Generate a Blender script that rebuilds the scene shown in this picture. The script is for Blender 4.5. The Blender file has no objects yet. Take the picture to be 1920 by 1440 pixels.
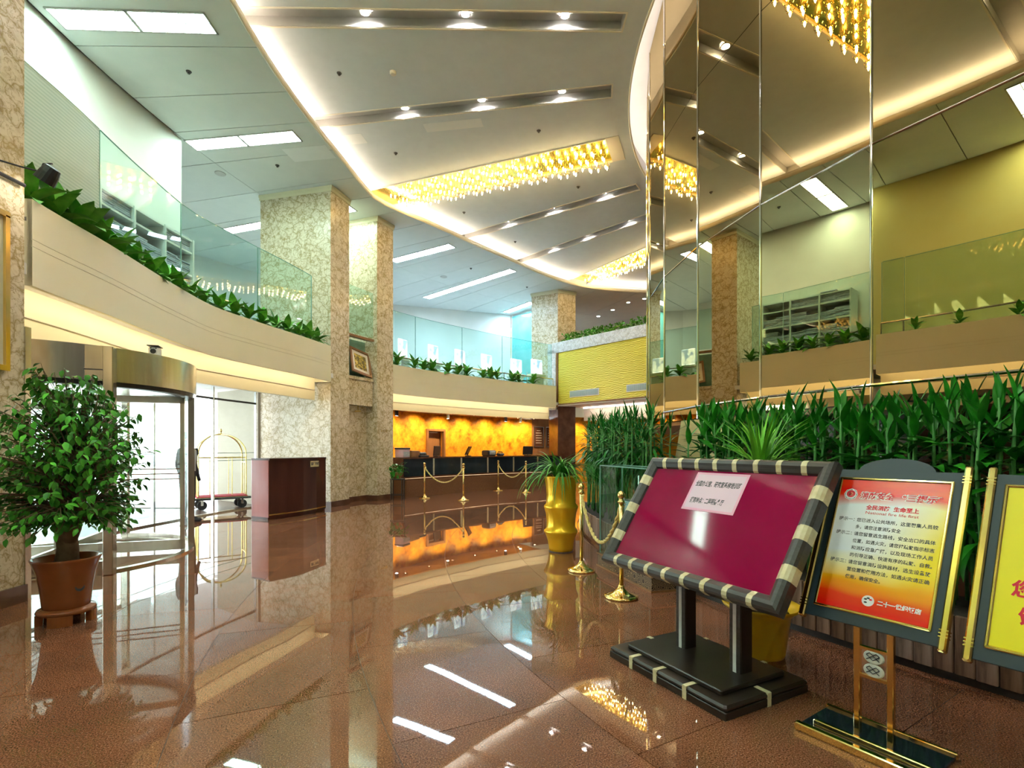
import bpy, math, random
from mathutils import Vector, Matrix, Euler
random.seed(7)
sc = bpy.context.scene
COL = sc.collection
PI = math.pi
sin, cos, rad = math.sin, math.cos, math.radians

# ------------------------------------------------------------------ camera, world, exposure
cam = bpy.data.cameras.new('camera')
cam.sensor_width = 36.0; cam.lens = 18.0; cam.shift_y = 0.0625
cam.clip_start = 0.05; cam.clip_end = 200
cam_o = bpy.data.objects.new('camera', cam); COL.objects.link(cam_o)
cam_o.location = (0, 0, 1.45); cam_o.rotation_euler = (PI/2, 0, 0)
sc.camera = cam_o

world = bpy.data.worlds.new('bright_day'); sc.world = world
world.use_nodes = True
_bg = world.node_tree.nodes['Background']
_bg.inputs[0].default_value = (0.90, 0.97, 1.0, 1); _bg.inputs[1].default_value = 1.9

sc.view_settings.view_transform = 'Standard'; sc.view_settings.look = 'None'
sc.view_settings.gamma = 1.0; sc.view_settings.use_curve_mapping = False
sc.view_settings.exposure = 1.9
sc.cycles.max_bounces = 6; sc.cycles.diffuse_bounces = 2; sc.cycles.glossy_bounces = 4; sc.cycles.transparent_max_bounces = 12; sc.cycles.use_light_tree = False
sc.cycles.use_adaptive_sampling = True; sc.cycles.adaptive_threshold = 0.07
E_TROFFER, E_COVE, E_BULB, E_DOWN, E_SPOT = 12.8, 11.5, 10.0, 165.0, 1.0

# ------------------------------------------------------------------ geometry helpers
CX, CY = 11.0, 8.4              # the whole lobby is laid out around the mirrored drum's axis
def P(R, deg, z=None):
    a = rad(deg); x, y = CX-R*cos(a), CY-R*sin(a)
    return (x, y) if z is None else Vector((x, y, z))
def lerp_tab(tab, t):
    tab = sorted(tab)
    if t <= tab[0][0]: return tab[0][1]
    for i in range(len(tab)-1):
        (a, b), (c, d) = tab[i], tab[i+1]
        if t <= c:
            p0 = tab[max(i-1, 0)][1]; p3 = tab[min(i+2, len(tab)-1)][1]
            s = (t-a)/(c-a)
            m1, m2 = (d-p0)*.5, (p3-b)*.5
            return ((2*s**3-3*s**2+1)*b+(s**3-2*s**2+s)*m1+(-2*s**3+3*s**2)*d+(s**3-s**2)*m2)
    return tab[-1][1]
PLANTER = [(16, 16.15), (11.6, 16.1), (7.6, 16.03), (2, 16.12), (-1.9, 16.2), (-5, 16.08), (-10.5, 15.9), (-14.6, 15.9)]
PLANTER2 = [(-24.6, 15.98), (-31, 15.72), (-37.1, 15.42), (-45, 15.25), (-52.6, 15.17)]
LIP = [(60, 15.1), (4, 15.1), (-4.8, 15.09), (-8, 15.1), (-11.7, 15.14), (-16, 15.28), (-18.4, 15.36), (-21, 15.19), (-25, 14.85),
       (-30, 14.58), (-40, 14.4), (-52.4, 14.6), (-58, 14.5), (-67, 13.95), (-90, 13.4)]
def lin(a, b, n): return [a+(b-a)*i/n for i in range(n+1)]
def curve(tab, d, a0, a1, n): return [P(lerp_tab(tab, t)+d, t) for t in lin(a0, a1, n)]
def arc(R, a0, a1, n): return [P(R, t) for t in lin(a0, a1, n)]
def catenary(a, b, sag, n=14):
    a, b = Vector(a), Vector(b)
    return [a.lerp(b, i/n)-Vector((0, 0, sag*4*(i/n)*(1-i/n))) for i in range(n+1)]

class MB:
    def __init__(s): s.v = []; s.f = []
    def add(s, vs, fs):
        o = len(s.v); s.v += [tuple(v) for v in vs]; s.f += [tuple(i+o for i in f) for f in fs]; return s
    def box(s, c, d, M=None):
        x, y, z = d[0]/2, d[1]/2, d[2]/2
        vs = [Vector((a*x, b*y, e*z)) for a in (-1, 1) for b in (-1, 1) for e in (-1, 1)]
        if M is not None: vs = [M @ v for v in vs]
        vs = [v+Vector(c) for v in vs]
        return s.add(vs, [(0,1,3,2),(4,6,7,5),(0,4,5,1),(2,3,7,6),(0,2,6,4),(1,5,7,3)])
    def bbox(s, c, d, b=0.01):
        "box with bevelled vertical and horizontal edges (cheap chamfer)"
        x, y, z = d[0]/2, d[1]/2, d[2]/2; b = min(b, x*.9, y*.9, z*.9)
        rings = [(z*-1, b), (-z+b, 0), (z-b, 0), (z, b)]
        vs = []
        for h, i in rings:
            vs += [(c[0]+px, c[1]+py, c[2]+h) for px, py in
                   [(-x+i+b, -y+i), (x-i-b, -y+i), (x-i, -y+i+b), (x-i, y-i-b), (x-i-b, y-i), (-x+i+b, y-i), (-x+i, y-i-b), (-x+i, -y+i+b)]]
        fs = []
        for r in range(3):
            for k in range(8):
                a, e = r*8+k, r*8+(k+1) % 8
                fs.append((a, e, e+8, a+8))
        fs += [tuple(range(7, -1, -1)), tuple(range(24, 32))]
        return s.add(vs, fs)
    def prism(s, poly, z0, z1):
        n = len(poly)
        vs = [(p[0], p[1], z0) for p in poly]+[(p[0], p[1], z1) for p in poly]
        return s.add(vs, [tuple(range(n-1, -1, -1)), tuple(range(n, 2*n))]+[(i, (i+1) % n, n+(i+1) % n, n+i) for i in range(n)])
    def ribbon(s, A, B, z0, z1):
        n = len(A); vs = []
        zz0 = z0 if isinstance(z0, (list, tuple)) else (z0, z0); zz1 = z1 if isinstance(z1, (list, tuple)) else (z1, z1)
        for a, b in zip(A, B): vs += [(a[0], a[1], zz0[0]), (b[0], b[1], zz0[1]), (b[0], b[1], zz1[1]), (a[0], a[1], zz1[0])]
        fs = [(0, 1, 2, 3), (4*n-1, 4*n-2, 4*n-3, 4*n-4)]
        for i in range(n-1):
            for k in range(4):
                fs.append((4*i+k, 4*(i+1)+k, 4*(i+1)+(k+1) % 4, 4*i+(k+1) % 4))
        return s.add(vs, fs)
    def lathe(s, prof, n=24, c=(0, 0, 0), cap=True, sx=1, sy=1):
        vs = []; m = len(prof)
        for i in range(n):
            a = 2*PI*i/n
            vs += [(c[0]+r*cos(a)*sx, c[1]+r*sin(a)*sy, c[2]+z) for r, z in prof]
        fs = []
        for i in range(n):
            j = (i+1) % n
            for k in range(m-1): fs.append((i*m+k, j*m+k, j*m+k+1, i*m+k+1))
        if cap:
            fs.append(tuple(i*m for i in range(n-1, -1, -1))); fs.append(tuple(i*m+m-1 for i in range(n)))
        return s.add(vs, fs)
    def tube(s, path, r, n=8, closed=False):
        path = [Vector(p) for p in path]; m = len(path); vs = []
        rr = r if isinstance(r, (list, tuple)) else [r]*m
        prev = None
        for i, p in enumerate(path):
            if closed: t = path[(i+1) % m]-path[i-1]
            else: t = path[min(i+1, m-1)]-path[max(i-1, 0)]
            t.normalize()
            if prev is None:
                prev = t.cross(Vector((0, 0, 1)) if abs(t.z) < .9 else Vector((1, 0, 0))).normalized()
            u = (prev-t*prev.dot(t)).normalized(); prev = u; w = t.cross(u)
            vs += [p+(u*cos(2*PI*k/n)+w*sin(2*PI*k/n))*rr[i] for k in range(n)]
        fs = []
        for i in range(m if closed else m-1):
            j = (i+1) % m
            for k in range(n): fs.append((i*n+k, i*n+(k+1) % n, j*n+(k+1) % n, j*n+k))
        if not closed: fs += [tuple(range(n-1, -1, -1)), tuple((m-1)*n+k for k in range(n))]
        return s.add(vs, fs)
    def ball(s, c, r, n=10, m=6, sz=1):
        prof = [(max(r*sin(PI*k/m), 1e-4), -r*cos(PI*k/m)*sz) for k in range(m+1)]
        return s.lathe(prof, n, c)
    def quad(s, a, b, c, d): return s.add([a, b, c, d], [(0, 1, 2, 3)])
    def mesh(s, name, mat, smooth=False):
        me = bpy.data.meshes.new(name); me.from_pydata(s.v, [], s.f); me.update()
        if mat: me.materials.append(mat)
        if smooth: me.shade_smooth()
        return me
    def build(s, name, mat, parent=None, smooth=False, M=None, auto=None):
        me = s.mesh(name, mat, smooth or auto is not None)
        if auto is not None: 
            try: me.set_sharp_from_angle(angle=rad(auto))
            except Exception: pass
        return inst(name, me, parent, M)
def inst(name, me, parent=None, M=None):
    o = bpy.data.objects.new(name, me); COL.objects.link(o)
    if parent is not None: o.parent = parent
    if M is not None: o.matrix_basis = M
    return o
def tag(o, label, cat=None, group=None, kind=None):
    o['label'] = label
    if cat: o['category'] = cat
    if group: o['group'] = group
    if kind: o['kind'] = kind
    return o
def thing(name, label, cat, loc=(0, 0, 0), rz=0, group=None, M=None):
    o = bpy.data.objects.new(name, None); COL.objects.link(o); o.empty_display_size = .1
    if M is not None: o.matrix_basis = M
    else: o.location = loc; o.rotation_euler = (0, 0, rz)
    return tag(o, label, cat, group)
def struct(o, label): return tag(o, label, None, None, 'structure')
def frame_matrix(o, x, y):
    x = Vector(x).normalized(); y = Vector(y); y = (y-x*y.dot(x)).normalized(); z = x.cross(y)
    return Matrix(((x.x, y.x, z.x, o[0]), (x.y, y.y, z.y, o[1]), (x.z, y.z, z.z, o[2]), (0, 0, 0, 1)))
def copy_tree(o, parent=None):
    c = o.copy(); COL.objects.link(c)
    if parent is not None: c.parent = parent
    for ch in list(o.children): copy_tree(ch, c)
    return c
ORD = ['first', 'second', 'third', 'fourth', 'fifth', 'sixth', 'seventh', 'eighth', 'ninth', 'tenth', 'eleventh', 'twelfth', 'thirteenth',
       'fourteenth', 'fifteenth', 'sixteenth', 'seventeenth', 'eighteenth', 'nineteenth', 'twentieth']

# ------------------------------------------------------------------ materials
def nmat(name):
    m = bpy.data.materials.new(name); m.use_nodes = True
    nt = m.node_tree; return m, nt, nt.nodes['Principled BSDF']
def setp(b, col=None, rough=None, metal=None, spec=None, **kw):
    if col is not None: b.inputs['Base Color'].default_value = (*col, 1)
    if rough is not None: b.inputs['Roughness'].default_value = rough
    if metal is not None: b.inputs['Metallic'].default_value = metal
    if spec is not None: b.inputs['Specular IOR Level'].default_value = spec
    for k, v in kw.items(): b.inputs[k].default_value = v
def ramp(nt, stops):
    r = nt.nodes.new('ShaderNodeValToRGB')
    while len(r.color_ramp.elements) < len(stops): r.color_ramp.elements.new(.5)
    for e, (p, c) in zip(r.color_ramp.elements, stops): e.position = p; e.color = (*c, 1)
    return r
def coords(nt, scale=(1, 1, 1), kind='Object', rot=(0, 0, 0)):
    t = nt.nodes.new('ShaderNodeTexCoord'); m = nt.nodes.new('ShaderNodeMapping')
    m.inputs['Scale'].default_value = scale; m.inputs['Rotation'].default_value = rot
    nt.links.new(t.outputs[kind], m.inputs[0]); return m
def bump(nt, b, src, strength=.1, dist=.01):
    n = nt.nodes.new('ShaderNodeBump'); n.inputs['Strength'].default_value = strength; n.inputs['Distance'].default_value = dist
    nt.links.new(src, n.inputs['Height']); nt.links.new(n.outputs[0], b.inputs['Normal'])
def noisy(name, c1, c2, scale=8, rough=.5, metal=0, spec=.5, detail=4, stretch=(1, 1, 1), bumpy=0, rnd=0, **kw):
    m, nt, b = nmat(name); setp(b, c1, rough, metal, spec, **kw)
    mp = coords(nt, stretch)
    n = nt.nodes.new('ShaderNodeTexNoise'); n.inputs['Scale'].default_value = scale; n.inputs['Detail'].default_value = detail
    nt.links.new(mp.outputs[0], n.inputs['Vector'])
    r = ramp(nt, [(.3, c1), (.7, c2)]); nt.links.new(n.outputs['Fac'], r.inputs[0])
    out = r.outputs[0]
    if rnd:
        oi = nt.nodes.new('ShaderNodeObjectInfo'); hs = nt.nodes.new('ShaderNodeHueSaturation')
        mr = nt.nodes.new('ShaderNodeMapRange'); mr.inputs[3].default_value = 1-rnd; mr.inputs[4].default_value = 1+rnd
        nt.links.new(oi.outputs['Random'], mr.inputs[0]); nt.links.new(mr.outputs[0], hs.inputs['Value']); nt.links.new(out, hs.inputs['Color']); out = hs.outputs[0]
    nt.links.new(out, b.inputs['Base Color'])
    if bumpy: bump(nt, b, n.outputs['Fac'], bumpy)
    return m
def emis(name, col, s):
    m, nt, b = nmat(name); setp(b, (.8, .8, .8), .5)
    b.inputs['Emission Color'].default_value = (*col, 1); b.inputs['Emission Strength'].default_value = s
    return m
def thin_glass(name, tint, extra=0.0, ior=1.5):
    m = bpy.data.materials.new(name); m.use_nodes = True; nt = m.node_tree; nt.nodes.clear()
    o = nt.nodes.new('ShaderNodeOutputMaterial'); mx = nt.nodes.new('ShaderNodeMixShader')
    t = nt.nodes.new('ShaderNodeBsdfTransparent'); g = nt.nodes.new('ShaderNodeBsdfGlossy'); ge = nt.nodes.new('ShaderNodeNewGeometry')
    t.inputs[0].default_value = (*tint, 1); g.inputs['Roughness'].default_value = 0
    dt = nt.nodes.new('ShaderNodeVectorMath'); dt.operation = 'DOT_PRODUCT'; nt.links.new(ge.outputs['Incoming'], dt.inputs[0]); nt.links.new(ge.outputs['Normal'], dt.inputs[1])
    def mth(op, a, b):
        n = nt.nodes.new('ShaderNodeMath'); n.operation = op
        for i, q in enumerate((a, b)):
            if isinstance(q, (int, float)): n.inputs[i].default_value = q
            elif q is not None: nt.links.new(q, n.inputs[i])
        return n.outputs[0]
    sch = mth('ADD', mth('MULTIPLY', mth('POWER', mth('SUBTRACT', 1.0, mth('ABSOLUTE', dt.outputs['Value'], None)), 5.0), .6), .035+extra)
    nt.links.new(sch, mx.inputs[0])
    nt.links.new(t.outputs[0], mx.inputs[1]); nt.links.new(g.outputs[0], mx.inputs[2]); nt.links.new(mx.outputs[0], o.inputs[0])
    return m
def marble(name, base, vein, scale=3.2, rough=.25):
    m, nt, b = nmat(name); setp(b, base, rough)
    mp = coords(nt); nz = nt.nodes.new('ShaderNodeTexNoise'); nz.inputs['Scale'].default_value = scale*1.1; nz.inputs['Detail'].default_value = 5
    nt.links.new(mp.outputs[0], nz.inputs['Vector'])
    mixv = nt.nodes.new('ShaderNodeVectorMath'); mixv.operation = 'MULTIPLY_ADD'
    nt.links.new(nz.outputs['Color'], mixv.inputs[0]); mixv.inputs[1].default_value = (.55, .55, .55); nt.links.new(mp.outputs[0], mixv.inputs[2])
    vo = nt.nodes.new('ShaderNodeTexVoronoi'); vo.feature = 'DISTANCE_TO_EDGE'; vo.inputs['Scale'].default_value = scale
    nt.links.new(mixv.outputs[0], vo.inputs['Vector'])
    vo2 = nt.nodes.new('ShaderNodeTexVoronoi'); vo2.feature = 'DISTANCE_TO_EDGE'; vo2.inputs['Scale'].default_value = scale*2.3; nt.links.new(mixv.outputs[0], vo2.inputs['Vector'])
    nk = nt.nodes.new('ShaderNodeTexNoise'); nk.inputs['Scale'].default_value = scale*1.7; nk.inputs['Detail'].default_value = 3; nt.links.new(mp.outputs[0], nk.inputs['Vector'])
    def mt(op, a, b_, c=None):
        n = nt.nodes.new('ShaderNodeMath'); n.operation = op
        for i, q in enumerate((a, b_, c)):
            if q is None: continue
            if isinstance(q, (int, float)): n.inputs[i].default_value = q
            else: nt.links.new(q, n.inputs[i])
        return n.outputs[0]
    d1 = mt('DIVIDE', vo.outputs[0], mt('MULTIPLY_ADD', nk.outputs['Fac'], 2.6, -.55)); d2 = mt('MULTIPLY', mt('DIVIDE', vo2.outputs[0], mt('MULTIPLY_ADD', nk.outputs['Fac'], 2.4, -.7)), 1.3)
    dm = mt('MINIMUM', mt('MAXIMUM', mt('ABSOLUTE', d1, None), .0), mt('ABSOLUTE', d2, None))
    r = ramp(nt, [(0, vein), (.05, tuple(v*.45+w*.55 for v, w in zip(vein, base))), (.17, base), (1, base)]); nt.links.new(dm, r.inputs[0])
    n2 = nt.nodes.new('ShaderNodeTexNoise'); n2.inputs['Scale'].default_value = scale*2.6; n2.inputs['Detail'].default_value = 6; n2.inputs['Distortion'].default_value = 1.5
    nt.links.new(mp.outputs[0], n2.inputs['Vector'])
    r2 = ramp(nt, [(.36, (.74, .68, .55)), (.50, (1, 1, 1))]); nt.links.new(n2.outputs['Fac'], r2.inputs[0])
    mu = nt.nodes.new('ShaderNodeMix'); mu.data_type = 'RGBA'; mu.blend_type = 'MULTIPLY'; mu.inputs[0].default_value = .6
    nt.links.new(r.outputs[0], mu.inputs[6]); nt.links.new(r2.outputs[0], mu.inputs[7]); nt.links.new(mu.outputs[2], b.inputs['Base Color'])
    return m
M = {}
M['marble'] = marble('gold_vein_marble', (.82, .74, .57), (.42, .32, .13), 4.0)
M['marble_grey'] = marble('grey_vein_marble', (.82, .82, .80), (.55, .54, .5), 4.0)
def granite():
    m, nt, b = nmat('red_granite'); setp(b, (.3, .15, .1), .018, 0, 1.0)
    mp = coords(nt); n = nt.nodes.new('ShaderNodeTexNoise'); n.inputs['Scale'].default_value = 135; n.inputs['Detail'].default_value = 3; n.inputs['Roughness'].default_value = .7
    nt.links.new(mp.outputs[0], n.inputs['Vector'])
    r = ramp(nt, [(.32, (.045, .02, .012)), (.45, (.19, .072, .036)), (.56, (.32, .135, .068)), (.68, (.52, .30, .20))]); nt.links.new(n.outputs['Fac'], r.inputs[0])
    n2 = nt.nodes.new('ShaderNodeTexNoise'); n2.inputs['Scale'].default_value = 1.6; n2.inputs['Detail'].default_value = 4
    nt.links.new(mp.outputs[0], n2.inputs['Vector'])
    r2 = ramp(nt, [(.3, (.75, .72, .7)), (.7, (1.1, 1.05, 1))]); nt.links.new(n2.outputs['Fac'], r2.inputs[0])
    mu = nt.nodes.new('ShaderNodeMix'); mu.data_type = 'RGBA'; mu.blend_type = 'MULTIPLY'; mu.inputs[0].default_value = 1
    nt.links.new(r.outputs[0], mu.inputs[6]); nt.links.new(r2.outputs[0], mu.inputs[7])
    oi = nt.nodes.new('ShaderNodeObjectInfo'); hs = nt.nodes.new('ShaderNodeHueSaturation'); mr = nt.nodes.new('ShaderNodeMapRange')
    mr.inputs[3].default_value = .88; mr.inputs[4].default_value = 1.08
    nt.links.new(oi.outputs['Random'], mr.inputs[0]); nt.links.new(mr.outputs[0], hs.inputs['Value']); nt.links.new(mu.outputs[2], hs.inputs['Color'])
    nt.links.new(hs.outputs[0], b.inputs['Base Color'])
    n3 = nt.nodes.new('ShaderNodeTexNoise'); n3.inputs['Scale'].default_value = 1.3; n3.inputs['Detail'].default_value = 1
    nt.links.new(mp.outputs[0], n3.inputs['Vector']); bump(nt, b, n3.outputs['Fac'], .022, .05)
    return m
M['granite'] = granite()
M['grout'] = noisy('dark_joint', (.15, .08, .055), (.11, .06, .045), 20, .3)
M['ceil_out'] = noisy('pale_ceiling_panel', (.72, .75, .72), (.76, .78, .75), 3, .75, rnd=.03)
M['ceil_mid'] = noisy('grey_plaster_ceiling', (.70, .75, .77), (.74, .79, .81), 5, .8, detail=6)
M['trough'] = noisy('grey_trough', (.52, .51, .48), (.56, .55, .52), 6, .5)
M['patch'] = noisy('pale_patch_paint', (.84, .86, .85), (.87, .88, .87), 5, .8)
M['white'] = noisy('white_paint', (.82, .82, .80), (.86, .86, .84), 3, .6)
M['wall'] = noisy('off_white_wall', (.80, .80, .75), (.84, .84, .79), 2, .6)
M['cream'] = noisy('cream_panel', (.88, .84, .60), (.90, .86, .63), 2, .45)
M['cream_edge'] = noisy('cream_lip', (.82, .76, .62), (.85, .79, .66), 2, .5)
M['ochre'] = noisy('ochre_paint', (.80, .62, .22), (.83, .66, .26), 2, .6)
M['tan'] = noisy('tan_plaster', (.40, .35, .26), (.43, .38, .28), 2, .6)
M['dark'] = noisy('dark_line', (.05, .045, .04), (.07, .06, .05), 20, .5)
M['black'] = noisy('black_satin', (.02, .02, .022), (.03, .03, .032), 30, .35)
M['steel'] = noisy('brushed_steel', (.62, .57, .48), (.70, .66, .58), 4, .22, 1, stretch=(6, 6, .3))
M['chrome'] = noisy('polished_chrome', (.80, .80, .80), (.84, .84, .84), 4, .06, 1)
M['gold'] = noisy('polished_brass', (.90, .66, .22), (.95, .73, .30), 6, .12, 1)
M['goldlamp'] = noisy('gilt_lamp_metal', (.95, .70, .16), (.98, .78, .28), 6, .18, 1)
M['goldpot'] = noisy('gold_glazed_ceramic', (.98, .55, .015), (1.0, .64, .03), 5, .2, .5)
M['yellowpot'] = noisy('yellow_plastic', (.85, .52, .01), (.90, .60, .02), 4, .3)
M['mirror'] = None
def mirror_mat():
    m = bpy.data.materials.new('bronze_mirror'); m.use_nodes = True; nt = m.node_tree; nt.nodes.clear()
    o = nt.nodes.new('ShaderNodeOutputMaterial'); g = nt.nodes.new('ShaderNodeBsdfGlossy'); g.inputs['Roughness'].default_value = 0
    n = nt.nodes.new('ShaderNodeTexNoise'); n.inputs['Scale'].default_value = .8
    r = ramp(nt, [(.3, (.48, .39, .22)), (.7, (.51, .42, .25))]); nt.links.new(n.outputs['Fac'], r.inputs[0])
    nt.links.new(r.outputs[0], g.inputs[0]); nt.links.new(g.outputs[0], o.inputs[0]); return m
M['mirror'] = mirror_mat()
M['glass'] = thin_glass('green_tint_glass', (.85, .96, .93), .015)
M['glass_clear'] = thin_glass('clear_glass', (.95, .985, .975))
M['glass_edge'] = noisy('green_glass_edge', (.22, .42, .36), (.28, .50, .44), 8, .1)
M['glass_teal'] = noisy('teal_frosted_glass', (.16, .58, .56), (.24, .66, .64), 2, .15)
def striped_glass():
    m, nt, b = nmat('striped_frosted_glass'); setp(b, (.52, .70, .64), .35)
    mp = coords(nt); w = nt.nodes.new('ShaderNodeTexWave'); w.bands_direction = 'Z'; w.inputs['Scale'].default_value = 7.5
    nt.links.new(mp.outputs[0], w.inputs[0]); r = ramp(nt, [(.35, (.46, .64, .58)), (.6, (.64, .80, .74))]); nt.links.new(w.outputs['Fac'], r.inputs[0])
    nt.links.new(r.outputs[0], b.inputs['Base Color']); b.inputs['Alpha'].default_value = .72
    return m
M['glass_stripe'] = striped_glass()
def amber():
    m, nt, b = nmat('amber_onyx'); setp(b, (.9, .4, .03), .3)
    mp = coords(nt); n = nt.nodes.new('ShaderNodeTexNoise'); n.inputs['Scale'].default_value = 3.2; n.inputs['Detail'].default_value = 8; n.inputs['Roughness'].default_value = .72
    nt.links.new(mp.outputs[0], n.inputs['Vector'])
    r = ramp(nt, [(.32, (.34, .10, .008)), (.45, (.80, .32, .015)), (.60, (.96, .50, .03)), (.8, (1, .66, .10))]); nt.links.new(n.outputs['Fac'], r.inputs[0])
    nt.links.new(r.outputs[0], b.inputs['Base Color']); return m
M['amber'] = amber()
M['browngranite'] = noisy('brown_polished_granite', (.16, .075, .04), (.26, .13, .07), 60, .08)
M['brownmarble'] = noisy('dark_brown_marble', (.09, .04, .025), (.15, .07, .04), 4, .12, detail=8)
M['blackglass'] = noisy('black_glass_panel', (.012, .02, .028), (.02, .03, .04), 3, .06)
M['wood'] = noisy('brown_wood', (.26, .12, .045), (.36, .18, .07), 5, .35, stretch=(1, 1, .15))
M['darkwood'] = noisy('dark_red_wood', (.05, .017, .012), (.08, .026, .018), 4, .22, stretch=(1, 1, .2))
M['rosewood'] = noisy('rosewood_side', (.34, .10, .09), (.42, .14, .12), 4, .25, stretch=(1, 1, .2))
M['palewood'] = noisy('pale_oak_veneer', (.62, .50, .22), (.70, .58, .29), 3, .45, stretch=(1, 1, 12), detail=6)
def plank_mat():
    m, nt, b = nmat('weathered_plank'); setp(b, (.2, .12, .08), .7)
    mp = coords(nt, (14, 14, 1.2)); n = nt.nodes.new('ShaderNodeTexNoise'); n.inputs['Scale'].default_value = 1.6; n.inputs['Detail'].default_value = 7; n.inputs['Distortion'].default_value = .8
    nt.links.new(mp.outputs[0], n.inputs['Vector'])
    r = ramp(nt, [(.28, (.05, .028, .018)), (.45, (.17, .095, .058)), (.62, (.28, .17, .11)), (.8, (.40, .29, .22))]); nt.links.new(n.outputs['Fac'], r.inputs[0])
    oi = nt.nodes.new('ShaderNodeObjectInfo'); hs = nt.nodes.new('ShaderNodeHueSaturation'); mr = nt.nodes.new('ShaderNodeMapRange'); mr2 = nt.nodes.new('ShaderNodeMapRange')
    mr.inputs[3].default_value = .6; mr.inputs[4].default_value = 1.5; mr2.inputs[3].default_value = 1.25; mr2.inputs[4].default_value = .7
    for q in (mr, mr2): nt.links.new(oi.outputs['Random'], q.inputs[0])
    nt.links.new(mr.outputs[0], hs.inputs['Value']); nt.links.new(mr2.outputs[0], hs.inputs['Saturation']); nt.links.new(r.outputs[0], hs.inputs['Color'])
    nt.links.new(hs.outputs[0], b.inputs['Base Color']); bump(nt, b, n.outputs['Fac'], .4, .01); return m
M['plank'] = plank_mat()
def leafmat(name, c1, c2, rough=.35, rnd=.25, trans=.12):
    m = noisy(name, c1, c2, 9, rough, rnd=rnd, spec=.22); return m
M['leaf_drac'] = leafmat('dracaena_leaf', (.010, .15, .008), (.03, .29, .018), .3)
M['leaf_drac2'] = leafmat('deep_green_blade_leaf', (.008, .11, .012), (.02, .22, .022), .35)
M['leaf_dief'] = leafmat('variegated_dumbcane_leaf', (.04, .28, .015), (.22, .54, .08), .3)
M['leaf_ficus'] = leafmat('ficus_leaf', (.045, .34, .025), (.17, .58, .06), .3, .5)
M['leaf_grass'] = leafmat('arching_blade', (.05, .27, .03), (.10, .40, .05), .4)
M['leaf_grass2'] = leafmat('bright_arching_blade', (.10, .42, .02), (.18, .55, .04), .4)
M['stem_green'] = noisy('green_cane', (.06, .24, .06), (.13, .38, .11), 12, .4, spec=.25)
M['bark'] = noisy('tree_bark', (.13, .085, .04), (.24, .17, .09), 14, .8, bumpy=.5)
M['soil'] = noisy('dark_soil', (.02, .014, .01), (.05, .035, .022), 40, .9, bumpy=.5)
M['terracotta'] = noisy('glazed_brown_pot', (.24, .068, .016), (.30, .09, .024), 5, .18)
M['frame_grey'] = noisy('grey_brown_stained_wood', (.034, .030, .027), (.058, .052, .048), 6, .35, stretch=(1, 12, 12))
M['board_dark'] = noisy('black_brown_wood', (.018, .012, .009), (.032, .022, .016), 6, .3)
M['inlay'] = noisy('cream_shell_inlay', (.66, .58, .30), (.80, .74, .50), 30, .4)
M['inlay_white'] = noisy('white_shell_inlay', (.72, .74, .70), (.85, .86, .82), 30, .4)
M['velvet'] = noisy('crimson_board', (.20, .0, .045), (.25, .003, .06), 2, .45)
M['pink'] = noisy('pink_paper', (.84, .44, .62), (.86, .48, .66), 3, .6)
M['pinkpale'] = noisy('pale_pink_paper', (.80, .60, .74), (.82, .64, .77), 3, .6)
M['ink'] = noisy('black_ink', (.03, .03, .05), (.05, .05, .07), 10, .6)
M['inkred'] = noisy('red_ink', (.75, .02, .05), (.8, .03, .06), 10, .6)
M['inkwhite'] = noisy('white_ink', (.9, .9, .9), (.95, .93, .92), 10, .6)
M['signpanel'] = noisy('blue_grey_sign_panel', (.016, .034, .048), (.020, .040, .055), 5, .4)
M['yellowprint'] = noisy('yellow_print', (.90, .80, .0), (.93, .84, .01), 2, .4)
M['glasspic'] = thin_glass('picture_glass', (.99, .99, .99))
M['rope'] = noisy('gold_twisted_rope', (.66, .50, .14), (.85, .70, .28), 60, .6)
M['linen'] = noisy('folded_linen', (.30, .36, .48), (.72, .76, .82), 14, .8, stretch=(1, 1, 12))
M['shelfwhite'] = noisy('white_shelf_board', (.72, .76, .72), (.76, .80, .76), 3, .5)
M['carpet'] = noisy('crimson_carpet', (.45, .02, .05), (.55, .04, .08), 30, .9)
M['rubber'] = noisy('black_rubber', (.02, .02, .02), (.03, .03, .03), 20, .7)
M['carved'] = None
def carved():
    m, nt, b = nmat('carved_gilt_wood'); setp(b, (.3, .2, .1), .4, .2)
    mp = coords(nt); w = nt.nodes.new('ShaderNodeTexVoronoi'); w.inputs['Scale'].default_value = 16
    nt.links.new(mp.outputs[0], w.inputs['Vector'])
    s = nt.nodes.new('ShaderNodeMath'); s.operation = 'SINE'; k = nt.nodes.new('ShaderNodeMath'); k.operation = 'MULTIPLY'; k.inputs[1].default_value = 38
    nt.links.new(w.outputs['Distance'], k.inputs[0]); nt.links.new(k.outputs[0], s.inputs[0])
    r = ramp(nt, [(.35, (.05, .03, .02)), (.6, (.46, .33, .18))]); nt.links.new(s.outputs[0], r.inputs[0]); nt.links.new(r.outputs[0], b.inputs['Base Color'])
    return m
M['carved'] = carved()
def rattan():
    m, nt, b = nmat('yellow_wave_panel'); setp(b, (.72, .60, .05), .4)
    mp = coords(nt, (1, 1, 1)); w = nt.nodes.new('ShaderNodeTexWave'); w.bands_direction = 'Y'; w.inputs['Scale'].default_value = 5.2; w.inputs['Distortion'].default_value = 3.4; w.inputs['Detail'].default_value = 0.0; w.inputs['Detail Scale'].default_value = 1.2
    nt.links.new(mp.outputs[0], w.inputs[0]); r = ramp(nt, [(.1, (.78, .62, .03)), (.8, (.92, .80, .10))]); nt.links.new(w.outputs['Fac'], r.inputs[0])
    nt.links.new(r.outputs[0], b.inputs['Base Color']); bump(nt, b, w.outputs['Fac'], .5, .03); return m
M['yellowwave'] = rattan()
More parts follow.
